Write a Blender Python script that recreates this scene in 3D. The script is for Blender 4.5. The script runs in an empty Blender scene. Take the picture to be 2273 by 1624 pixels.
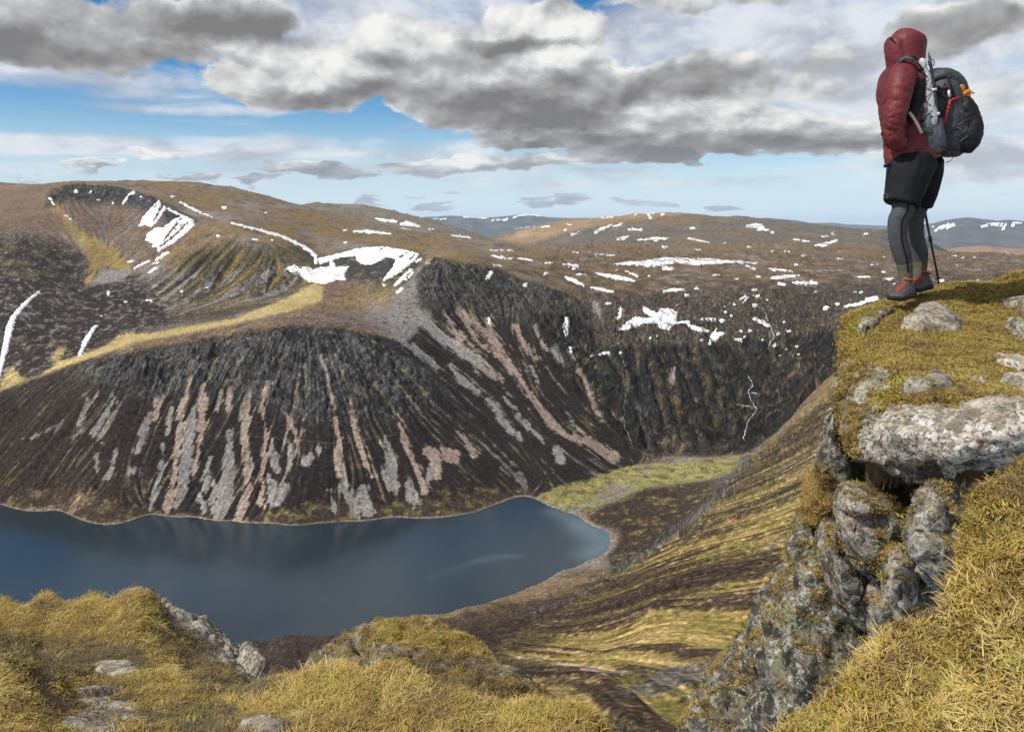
import bpy, bmesh, math, random
import numpy as np
from mathutils import Vector, Matrix

random.seed(7)
rng = np.random.default_rng(7)
S = bpy.context.scene
COL = S.collection
R = math.radians

# ------------------------------------------------------------------ camera
# a level camera with a shifted lens: the eye is the origin, +Y looks out over the loch
F, CU, V0, WP, HP = 1784.0, 1136.5, 500.0, 2273.0, 1624.0
cam_d = bpy.data.cameras.new('camera')
cam = bpy.data.objects.new('camera', cam_d)
COL.objects.link(cam)
cam.location = (0, 0, 0)
cam.rotation_euler = (R(90), 0, 0)
cam_d.sensor_width = 36
cam_d.lens = 36 * F / WP
cam_d.shift_y = -(HP / 2 - V0) / WP
cam_d.clip_start = 0.05
cam_d.clip_end = 90000
S.camera = cam

# ------------------------------------------------------------------ sun, sky, exposure
SUN_EL, SUN_AZ = R(47), R(-118)         # azimuth from the view direction, clockwise
sun_d = bpy.data.lights.new('sun', 'SUN')
sun_d.energy = 5.0
sun_d.angle = R(0.6)
sun_d.color = (1.0, 0.95, 0.87)
sun = bpy.data.objects.new('sun', sun_d)
COL.objects.link(sun)
sdir = Vector((math.sin(SUN_AZ) * math.cos(SUN_EL), math.cos(SUN_AZ) * math.cos(SUN_EL), math.sin(SUN_EL)))
sun.rotation_euler = sdir.to_track_quat('Z', 'Y').to_euler()
S.view_settings.view_transform = 'Standard'
S.view_settings.look = 'None'
S.view_settings.exposure = 0.0
S.view_settings.gamma = 1.0
S.view_settings.use_curve_mapping = False
S.render.engine = 'CYCLES'
S.cycles.use_denoising = True
S.cycles.max_bounces = 5
S.cycles.volume_bounces = 0
S.cycles.transparent_max_bounces = 6


class NT:
    """small helper to wire shader nodes"""
    def __init__(self, tree):
        self.t = tree
        self.n = tree.nodes
        self.l = tree.links

    def _in(self, sock, v):
        if v is None:
            return
        if hasattr(v, 'is_output') or isinstance(v, bpy.types.NodeSocket):
            self.l.new(v, sock)
        else:
            try:
                sock.default_value = v
            except Exception:
                sock.default_value = (v[0], v[1], v[2], 1.0)

    def math(self, op, a, b=None, c=None, clamp=False):
        n = self.n.new('ShaderNodeMath'); n.operation = op; n.use_clamp = clamp
        self._in(n.inputs[0], a); self._in(n.inputs[1], b)
        if c is not None: self._in(n.inputs[2], c)
        return n.outputs[0]

    def vec(self, op, a, b=None, out=0):
        n = self.n.new('ShaderNodeVectorMath'); n.operation = op
        self._in(n.inputs[0], a)
        if b is not None:
            if op == 'SCALE': self._in(n.inputs[3], b)
            else: self._in(n.inputs[1], b)
        return n.outputs['Value'] if op in ('LENGTH', 'DOT_PRODUCT') else n.outputs[0]

    def comb(self, x, y, z):
        n = self.n.new('ShaderNodeCombineXYZ')
        for i, v in enumerate((x, y, z)): self._in(n.inputs[i], v)
        return n.outputs[0]

    def sep(self, v):
        n = self.n.new('ShaderNodeSeparateXYZ'); self._in(n.inputs[0], v)
        return n.outputs

    def noise(self, v, scale, detail=4, rough=0.55, lac=2.0, dist=0.0, typ=None, col=False):
        n = self.n.new('ShaderNodeTexNoise')
        if typ: n.noise_type = typ
        self._in(n.inputs['Vector'], v)
        n.inputs['Scale'].default_value = scale
        n.inputs['Detail'].default_value = detail
        n.inputs['Roughness'].default_value = rough
        n.inputs['Lacunarity'].default_value = lac
        n.inputs['Distortion'].default_value = dist
        return n.outputs['Color'] if col else n.outputs['Fac']

    def voro(self, v, scale, feature='F1', out='Distance', rand=1.0):
        n = self.n.new('ShaderNodeTexVoronoi'); n.feature = feature
        self._in(n.inputs['Vector'], v)
        n.inputs['Scale'].default_value = scale
        n.inputs['Randomness'].default_value = rand
        return n.outputs[out]

    def rng(self, v, a, b, c=0.0, d=1.0, smooth=True):
        n = self.n.new('ShaderNodeMapRange')
        n.interpolation_type = 'SMOOTHSTEP' if smooth else 'LINEAR'
        self._in(n.inputs[0], v)
        for i, x in enumerate((a, b, c, d)): self._in(n.inputs[1 + i], x)
        return n.outputs[0]

    def mix(self, f, a, b, typ='MIX'):
        n = self.n.new('ShaderNodeMix'); n.data_type = 'RGBA'; n.blend_type = typ
        self._in(n.inputs[0], f)
        self._in(n.inputs[6], (*a, 1) if isinstance(a, tuple) and len(a) == 3 else a)
        self._in(n.inputs[7], (*b, 1) if isinstance(b, tuple) and len(b) == 3 else b)
        return n.outputs[2]

    def attr(self, name, out='Fac', typ='GEOMETRY'):
        n = self.n.new('ShaderNodeAttribute'); n.attribute_name = name; n.attribute_type = typ
        return n.outputs[out]

    def bump(self, h, strength=0.5, dist=0.1, normal=None):
        n = self.n.new('ShaderNodeBump')
        n.inputs['Strength'].default_value = strength
        n.inputs['Distance'].default_value = dist
        self._in(n.inputs['Height'], h)
        if normal is not None: self.l.new(normal, n.inputs['Normal'])
        return n.outputs[0]


def mat(name):
    m = bpy.data.materials.new(name)
    m.use_nodes = True
    t = NT(m.node_tree)
    b = t.n['Principled BSDF']
    b.inputs['Roughness'].default_value = 0.9
    b.inputs['Specular IOR Level'].default_value = 0.2
    return m, t, b


def flat_mat(name, col, rough=0.8, spec=0.3, noise=0.0, scale=30, bump=0.0, bdist=0.002, metal=0.0):
    m, t, b = mat(name)
    b.inputs['Roughness'].default_value = rough
    b.inputs['Specular IOR Level'].default_value = spec
    b.inputs['Metallic'].default_value = metal
    co = t.n.new('ShaderNodeTexCoord').outputs['Object']
    nz = t.noise(co, scale, 4, 0.6)
    lo = tuple(c * (1 - noise) for c in col); hi = tuple(min(1, c * (1 + noise)) for c in col)
    t.l.new(t.mix(t.rng(nz, 0.3, 0.7), lo, hi), b.inputs['Base Color'])
    if bump:
        t.l.new(t.bump(nz, bump, bdist), b.inputs['Normal'])
    return m


# world: Nishita sky, with cloud layers laid over it by direction
W = bpy.data.worlds.new('World')
S.world = W
W.use_nodes = True
wt = NT(W.node_tree)
for n in list(wt.n): wt.n.remove(n)
sky = wt.n.new('ShaderNodeTexSky')
sky.sky_type = 'NISHITA'
sky.sun_disc = False
sky.sun_elevation = SUN_EL
sky.sun_rotation = SUN_AZ
sky.altitude = 900
sky.air_density = 1.0
sky.dust_density = 0.6
sky.ozone_density = 2.2
bg_sky = wt.n.new('ShaderNodeBackground')
bg_sky.inputs[1].default_value = 0.115
hs = wt.n.new('ShaderNodeHueSaturation'); hs.inputs['Saturation'].default_value = 1.5
wt.l.new(sky.outputs[0], hs.inputs['Color'])
wt.l.new(hs.outputs[0], bg_sky.inputs[0])
D_ = wt.n.new('ShaderNodeTexCoord').outputs['Generated']
dx, dy, dz = wt.sep(D_)
az = wt.math('ARCTAN2', dx, dy)
el = wt.math('ARCSINE', dz)
P0 = wt.comb(az, wt.math('MULTIPLY', el, 1.0), 0.0)


def ang(u, v):
    a = math.atan((u - CU) / F)
    return a, math.atan((V0 - v) / F * math.cos(a))


# domain warp makes the painted-in outline billow; rounder high up, flatter near the horizon
elq = wt.math('MULTIPLY', wt.math('LOGARITHM', wt.math('ADD', wt.math('MAXIMUM', el, -0.02), 0.06), math.e), 0.36)
Q = wt.comb(az, elq, 0.0)
warpA = wt.noise(Q, 7.0, 3, 0.55, col=True)
warpB = wt.noise(Q, 26.0, 4, 0.6, col=True)
wA = wt.vec('MULTIPLY', wt.vec('SUBTRACT', warpA, (0.5, 0.5, 0.5)), (0.16, 0.075, 0))
wB = wt.vec('MULTIPLY', wt.vec('SUBTRACT', warpB, (0.5, 0.5, 0.5)), (0.07, 0.035, 0))
wS = wt.rng(el, 0.0, 0.12, 0.42, 1.0)
PW = wt.vec('ADD', P0, wt.vec('SCALE', wt.vec('ADD', wA, wB), wS))


def blobs(lst, P):
    tot = None
    for (u, v, w, h, s, *rot) in lst:
        a, e = ang(u, v)
        sx = F / w * 0.93; sy = F / h * 0.93
        m = wt.n.new('ShaderNodeMapping'); m.vector_type = 'TEXTURE'
        m.inputs['Location'].default_value = (a, e, 0)
        m.inputs['Rotation'].default_value = (0, 0, -R(rot[0]) if rot else 0)
        m.inputs['Scale'].default_value = (1 / sx, 1 / sy, 1)
        wt.l.new(P, m.inputs[0])
        g = wt.rng(wt.vec('LENGTH', m.outputs[0]), 0.35, 1.25, s, 0.0)
        tot = g if tot is None else wt.math('MAXIMUM' if s > 0 else 'ADD', tot, g)
    return tot

# thick clouds: (u, v, half width, half height, strength, rotation)
THICK = [(100, 70, 420, 90, 1.0), (420, 60, 290, 60, 1.0, -4), (330, 90, 240, 45, .9),
         (600, 190, 150, 55, .95), (760, 160, 260, 95, 1.1), (1000, 130, 330, 95, 1.1), (1210, 60, 150, 70, 1.0),
         (960, 215, 260, 50, 1.0), (1230, 220, 350, 110, 1.2), (1500, 200, 280, 90, 1.0), (1500, 290, 420, 70, 1.2),
         (1300, 300, 290, 38, 1.0), (1750, 300, 280, 60, 1.0), (1960, 290, 200, 50, .5),
         (720, 385, 170, 26, 1.0, 2), (1010, 365, 220, 26, 1.05, -3), (1280, 350, 300, 24, .9, -4), (1480, 345, 240, 20, .8),
         (225, 370, 55, 15, 1.0), (315, 343, 35, 9, .95), (385, 343, 30, 9, .8), (450, 392, 70, 13, .9), (575, 405, 60, 10, .75),
         (1190, 458, 55, 13, .8), (1270, 450, 75, 15, .85), (1390, 448, 45, 9, .8), (1440, 450, 60, 10, .8), (960, 462, 70, 9, .8), (810, 450, 40, 7, .8),
         (1600, 455, 70, 10, .7), (940, 437, 40, 6, .6), (1030, 437, 30, 6, .6),
         (1560, 5, 330, 30, .7), (2170, 60, 200, 70, .72), (2240, 210, 110, 80, .62), (1860, 150, 140, 80, .6), (1750, 200, 200, 50, .55),
         (65, 396, 30, 6, .6)]
dens = blobs(THICK, PW)
HOLES = [(80, 250, 230, 45, -.6), (330, 210, 250, 45, -.5), (700, 290, 220, 34, -.55), (1000, 318, 120, 16, -.3)]
# shading fields
DARK = [(60, 115, 430, 45, 1.0), (520, 75, 170, 50, 1.0), (330, 120, 260, 30, .8), (760, 215, 180, 35, .8),
        (1180, 245, 260, 50, 1.0), (1130, 100, 150, 22, .7), (1240, 315, 250, 26, .9), (1620, 330, 400, 34, 1.0),
        (1450, 180, 210, 38, .65), (1100, 270, 180, 26, .9), (720, 400, 170, 18, 1.0), (1330, 362, 300, 14, .65),
        (1280, 458, 80, 8, .6), (1600, 458, 80, 8, .6), (240, 382, 60, 7, .5), (2150, 50, 150, 40, .5), (1850, 330, 160, 22, .3), (600, 410, 80, 8, .8)]
dark = blobs(DARK, PW)
BRI = [(520, 175, 70, 34, .8), (670, 130, 140, 50, .9), (1200, 55, 110, 36, 1.0), (950, 90, 170, 40, .8),
       (1020, 352, 150, 16, .9), (700, 362, 110, 9, .7), (225, 362, 50, 10, 1.0), (1600, 240, 260, 40, .7), (1270, 130, 160, 30, .5),
       (315, 340, 40, 8, .9), (450, 385, 50, 8, .8), (800, 160, 90, 34, .6), (1740, 265, 160, 14, .5), (1850, 300, 200, 12, .5)]
bri = blobs(BRI, PW)
n1 = wt.noise(Q, 8.0, 10, 0.54, dist=0.15)
Qo = wt.vec('ADD', Q, (-0.007, 0.022, 0.0))
n2 = wt.noise(Qo, 8.0, 8, 0.50, dist=0.15)
relief = wt.math('SUBTRACT', n1, n2)
# where the photograph does not look, the same broken cloud carries on
inview = wt.math('MULTIPLY', wt.rng(wt.math('ABSOLUTE', az), 0.62, 0.85, 1, 0), wt.rng(el, 0.27, 0.40, 1, 0))
gen = wt.rng(wt.noise(Q, 3.0, 3, 0.5), 0.40, 0.62, 0.0, 1.0)
gen = wt.math('MULTIPLY', gen, wt.math('SUBTRACT', 1.0, inview))
dens = wt.math('MAXIMUM', dens, gen)
field = wt.math('ADD', dens, wt.math('MULTIPLY', wt.math('SUBTRACT', n1, 0.5), 1.15))
cov = wt.rng(field, 0.38, 0.66)
# light from above: rim of thin cloud is bright, the body greys out
body = wt.rng(field, 0.45, 1.15)
shade = wt.math('SUBTRACT', wt.math('ADD', 0.70, wt.math('MULTIPLY', bri, 0.42)),
                wt.math('ADD', wt.math('MULTIPLY', dark, 0.46), wt.math('MULTIPLY', body, 0.20)))
shade = wt.math('ADD', shade, wt.math('MULTIPLY', relief, 2.7))
shade = wt.math('ADD', shade, wt.math('MULTIPLY', wt.math('SUBTRACT', n1, 0.5), 0.5))
ramp = wt.n.new('ShaderNodeValToRGB')
cr = ramp.color_ramp
cr.elements[0].position = 0.0; cr.elements[0].color = (0.215, 0.212, 0.212, 1)
cr.elements[1].position = 1.0; cr.elements[1].color = (0.92, 0.92, 0.90, 1)
for p_, c_ in ((0.28, (0.33, 0.325, 0.325, 1)), (0.55, (0.47, 0.48, 0.49, 1)), (0.8, (0.74, 0.75, 0.74, 1))):
    e_ = cr.elements.new(p_); e_.color = c_
wt.l.new(shade, ramp.inputs[0])
# low clouds take the blue of the air in front of them
cc = wt.mix(wt.rng(el, 0.03, 0.11, 0.55, 0.0), ramp.outputs[0], (0.46, 0.58, 0.74), 'MIX')
cc = wt.mix(wt.rng(bri, 0.2, 0.8, 0.0, 0.6), cc, ramp.outputs[0])
# thin high veil: wisps left, a milky sheet right
VEIL = [(180, 175, 380, 36, .65, 2), (200, 320, 520, 30, .75), (500, 330, 520, 34, .8), (420, 238, 230, 16, .6), (900, 330, 420, 26, .6),
        (1900, 120, 520, 190, 1.1), (2200, 260, 330, 160, 1.0), (1500, 70, 330, 90, .9), (2000, 380, 420, 40, .5), (1250, 390, 420, 50, .5),
        (300, 380, 500, 40, .4), (2250, 390, 200, 20, .7), (750, 40, 250, 70, .9), (1000, 20, 300, 60, .8)]
P0w = wt.vec('ADD', P0, wt.vec('SCALE', wA, 0.5))
veilf = blobs(VEIL, P0w)
veilf = wt.math('MAXIMUM', veilf, wt.math('MULTIPLY', wt.math('SUBTRACT', 1.0, inview), 0.6))
QV = wt.vec('MULTIPLY', Q, (3.0, 9.0, 1.0))
nv = wt.noise(QV, 2.6, 7, 0.6, dist=0.6)
nv2 = wt.noise(Q, 9.0, 7, 0.58, dist=0.4)
veil = wt.math('ADD', wt.math('MULTIPLY', veilf, 0.75), wt.math('MULTIPLY', wt.math('SUBTRACT', nv, 0.5), 1.3))
veil = wt.rng(veil, 0.05, 0.80, 0.0, 0.92)
vcol = wt.mix(wt.rng(nv2, 0.36, 0.60), (0.50, 0.52, 0.58), (0.84, 0.86, 0.89))
bg_veil = wt.n.new('ShaderNodeBackground'); wt.l.new(vcol, bg_veil.inputs[0])
bg_cl = wt.n.new('ShaderNodeBackground'); wt.l.new(cc, bg_cl.inputs[0])
# pale air low over the hills
bg_low = wt.n.new('ShaderNodeBackground'); bg_low.inputs[0].default_value = (0.66, 0.83, 0.96, 1)
m0 = wt.n.new('ShaderNodeMixShader')
wt.l.new(wt.rng(el, -0.02, 0.17, 0.95, 0.0), m0.inputs[0]); wt.l.new(bg_sky.outputs[0], m0.inputs[1]); wt.l.new(bg_low.outputs[0], m0.inputs[2])
m1 = wt.n.new('ShaderNodeMixShader')
wt.l.new(veil, m1.inputs[0]); wt.l.new(m0.outputs[0], m1.inputs[1]); wt.l.new(bg_veil.outputs[0], m1.inputs[2])
m2 = wt.n.new('ShaderNodeMixShader')
wt.l.new(cov, m2.inputs[0]); wt.l.new(m1.outputs[0], m2.inputs[1]); wt.l.new(bg_cl.outputs[0], m2.inputs[2])
wo = wt.n.new('ShaderNodeOutputWorld')
wt.l.new(m2.outputs[0], wo.inputs[0])

# ------------------------------------------------------------------ maths helpers
def at(u, v, D):
    """a photograph point and a depth in metres give a place in the world"""
    return np.array([(u - CU) / F * D, D, (V0 - v) / F * D])


_pt = rng.permutation(256); _pt = np.concatenate([_pt, _pt, _pt])
_g2 = np.stack([np.cos(np.arange(256) * 2.399), np.sin(np.arange(256) * 2.399)], 1)
_g3 = rng.normal(size=(256, 3)); _g3 /= np.linalg.norm(_g3, axis=1)[:, None]


def perlin2(x, y):
    xi = np.floor(x).astype(np.int64); yi = np.floor(y).astype(np.int64)
    xf = x - xi; yf = y - yi
    u = xf * xf * xf * (xf * (xf * 6 - 15) + 10); v = yf * yf * yf * (yf * (yf * 6 - 15) + 10)
    xi &= 255; yi &= 255

    def g(a, b, fx, fy):
        h = _pt[_pt[(xi + a) & 255] + ((yi + b) & 255)]
        return _g2[h, 0] * fx + _g2[h, 1] * fy
    n00 = g(0, 0, xf, yf); n10 = g(1, 0, xf - 1, yf); n01 = g(0, 1, xf, yf - 1); n11 = g(1, 1, xf - 1, yf - 1)
    a = n00 + u * (n10 - n00); b = n01 + u * (n11 - n01)
    return (a + v * (b - a)) * 1.4


def fbm2(x, y, o=4, lac=2.03, gain=0.5, ridged=False):
    s = 0; a = 1.0; t = 0
    for k in range(o):
        n = perlin2(x + 17.3 * k, y - 9.1 * k)
        if ridged: n = 1 - 2 * np.abs(n)
        s = s + a * n; t += a
        x = x * lac; y = y * lac; a *= gain
    return s / t


def perlin3(p):
    pi = np.floor(p).astype(np.int64); f = p - pi
    w = f * f * f * (f * (f * 6 - 15) + 10)
    pi &= 255
    out = 0
    for a in (0, 1):
        for b in (0, 1):
            for c in (0, 1):
                h = _pt[_pt[_pt[(pi[:, 0] + a) & 255] + ((pi[:, 1] + b) & 255)] + ((pi[:, 2] + c) & 255)]
                g = _g3[h]
                d = g[:, 0] * (f[:, 0] - a) + g[:, 1] * (f[:, 1] - b) + g[:, 2] * (f[:, 2] - c)
                wt_ = (w[:, 0] if a else 1 - w[:, 0]) * (w[:, 1] if b else 1 - w[:, 1]) * (w[:, 2] if c else 1 - w[:, 2])
                out = out + wt_ * d
    return out * 1.5


def fbm3(p, o=4, gain=0.5, ridged=False):
    s = 0; a = 1.0; t = 0
    for k in range(o):
        n = perlin3(p + 31.7 * k)
        if ridged: n = 1 - 2 * np.abs(n)
        s = s + a * n; t += a; p = p * 2.03; a *= gain
    return s / t


def sstep(x, a, b):
    t = np.clip((x - a) / (b - a), 0, 1)
    return t * t * (3 - 2 * t)


def poly_sd(px, py, poly):
    """signed distance to a polygon, positive inside"""
    poly = np.asarray(poly, float)
    d = np.full(px.shape, 1e18); ins = np.zeros(px.shape, bool)
    n = len(poly)
    for i in range(n):
        ax, ay = poly[i]; bx, by = poly[(i + 1) % n]
        ex, ey = bx - ax, by - ay
        t = np.clip(((px - ax) * ex + (py - ay) * ey) / (ex * ex + ey * ey + 1e-9), 0, 1)
        d = np.minimum(d, (px - ax - t * ex) ** 2 + (py - ay - t * ey) ** 2)
        c = ((ay > py) != (by > py)) & (px < (bx - ax) * (py - ay) / (by - ay + 1e-12) + ax)
        ins ^= c
    d = np.sqrt(d)
    return np.where(ins, d, -d)


def line_sd(px, py, line):
    """line = [(u, v, halfwidth)...]: positive inside the tapering band"""
    best = np.full(px.shape, -1e9)
    for (ax, ay, aw), (bx, by, bw) in zip(line[:-1], line[1:]):
        ex, ey = bx - ax, by - ay
        t = np.clip(((px - ax) * ex + (py - ay) * ey) / (ex * ex + ey * ey + 1e-9), 0, 1)
        d = np.hypot(px - ax - t * ex, py - ay - t * ey)
        best = np.maximum(best, aw + (bw - aw) * t - d)
    return best


def rbf_fit(P, val, eps=1e-3):
    d = np.sqrt(((P[:, None] - P[None]) ** 2).sum(-1))
    n = len(P)
    A = np.zeros((n + 3, n + 3)); A[:n, :n] = d + 0 * np.eye(n)
    A[:n, :n] -= eps * np.eye(n)
    A[:n, n] = 1; A[:n, n + 1:] = P
    A[n, :n] = 1; A[n + 1:, :n] = P.T
    w = np.linalg.solve(A, np.concatenate([val, [0, 0, 0]]))
    return w


def rbf_eval(P, w, Q):
    out = np.empty(len(Q)); n = len(P)
    for i in range(0, len(Q), 20000):
        q = Q[i:i + 20000]
        d = np.sqrt((q[:, None, 0] - P[None, :, 0]) ** 2 + (q[:, None, 1] - P[None, :, 1]) ** 2)
        out[i:i + 20000] = d @ w[:n] + w[n] + q @ w[n + 1:]
    return out


def grid_mesh(name, X, Y, Z, attrs=None, material=None, mask=None, smooth=True):
    """quad grid from 2-D arrays"""
    nr, nc = X.shape
    idx = np.arange(nr * nc).reshape(nr, nc)
    q = np.stack([idx[:-1, :-1], idx[:-1, 1:], idx[1:, 1:], idx[1:, :-1]], -1).reshape(-1, 4)
    if mask is not None:
        q = q[mask.reshape(-1)]
    co = np.stack([X, Y, Z], -1).reshape(-1, 3)
    return raw_mesh(name, co, q, attrs, material, smooth)


def raw_mesh(name, co, q, attrs=None, material=None, smooth=True):
    used = np.unique(q)
    remap = np.full(len(co), -1); remap[used] = np.arange(len(used))
    q = remap[q]; co = co[used]
    me = bpy.data.meshes.new(name)
    me.vertices.add(len(co)); me.vertices.foreach_set('co', co.astype(np.float32).ravel())
    k = q.shape[1]
    me.loops.add(q.size); me.loops.foreach_set('vertex_index', q.astype(np.int32).ravel())
    me.polygons.add(len(q))
    me.polygons.foreach_set('loop_start', (np.arange(len(q)) * k).astype(np.int32))
    me.polygons.foreach_set('loop_total', np.full(len(q), k, np.int32))
    me.update(calc_edges=True)
    me.polygons.foreach_set('use_smooth', np.full(len(q), smooth))
    for an, av in (attrs or {}).items():
        av = np.asarray(av).reshape(-1, *np.asarray(av).shape[2:]) if np.asarray(av).ndim >= 2 and np.asarray(av).shape[0] != len(remap) else np.asarray(av)
        av = av[used]
        if av.ndim == 1:
            a = me.attributes.new(an, 'FLOAT', 'POINT'); a.data.foreach_set('value', av.astype(np.float32))
        else:
            a = me.attributes.new(an, 'FLOAT_COLOR', 'POINT')
            a.data.foreach_set('color', np.concatenate([av, np.ones((len(av), 1))], 1).astype(np.float32).ravel())
    if material: me.materials.append(material)
    return me


def link(name, me, parent=None, kind=None, label=None, cat=None, group=None):
    o = bpy.data.objects.new(name, me); COL.objects.link(o)
    if parent is not None: o.parent = parent
    if kind: o['kind'] = kind
    if label: o['label'] = label
    if cat: o['category'] = cat
    if group: o['group'] = group
    return o


# ------------------------------------------------------------------ terrain control points (photo u, v, depth)
def lakeD(v): return 450.0 * F / (v - V0)


LAKE_Z = -450.0
FAR_SHORE = [(-420, 1150), (-200, 1122), (-80, 1115), (0, 1118), (130, 1131), (330, 1140), (430, 1147), (520, 1157), (600, 1161), (655, 1168), (700, 1162), (760, 1158), (870, 1148),
             (990, 1150), (1050, 1140), (1110, 1118), (1140, 1106), (1172, 1102)]
HEAD_SHORE = [(1185, 1108), (1210, 1128), (1250, 1145), (1300, 1170), (1350, 1200)]
NEAR_SHORE = [(1343, 1213), (1300, 1236), (1240, 1262), (1180, 1295), (1100, 1325), (1020, 1345), (985, 1362), (900, 1362), (850, 1380),
              (760, 1400), (700, 1412), (620, 1410), (540, 1412), (480, 1440), (400, 1480), (250, 1560), (100, 1620), (-100, 1680), (-420, 1700)]
CP = []
for (u, v) in FAR_SHORE:
    D = lakeD(v); CP.append((u, v, D)); CP.append((u, None, D * 0.985, -456.0)); CP.append((u, None, D * 0.93, -468.0))
    CP.append((u, None, D * 1.012, -447.0))
for (u, v) in HEAD_SHORE + NEAR_SHORE:
    CP.append((u, v, lakeD(v)))
for (u, v) in [(1150, 1125), (1200, 1150), (1250, 1180), (1310, 1200), (1280, 1225), (1180, 1270), (1090, 1300), (1000, 1325), (880, 1340), (740, 1375),
               (600, 1385), (500, 1400), (300, 1450), (100, 1500), (-150, 1550), (600, 1290), (900, 1240), (300, 1300), (0, 1300), (1100, 1200), (-250, 1300)]:
    CP.append((u, None, lakeD(v), -463.0))
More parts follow.
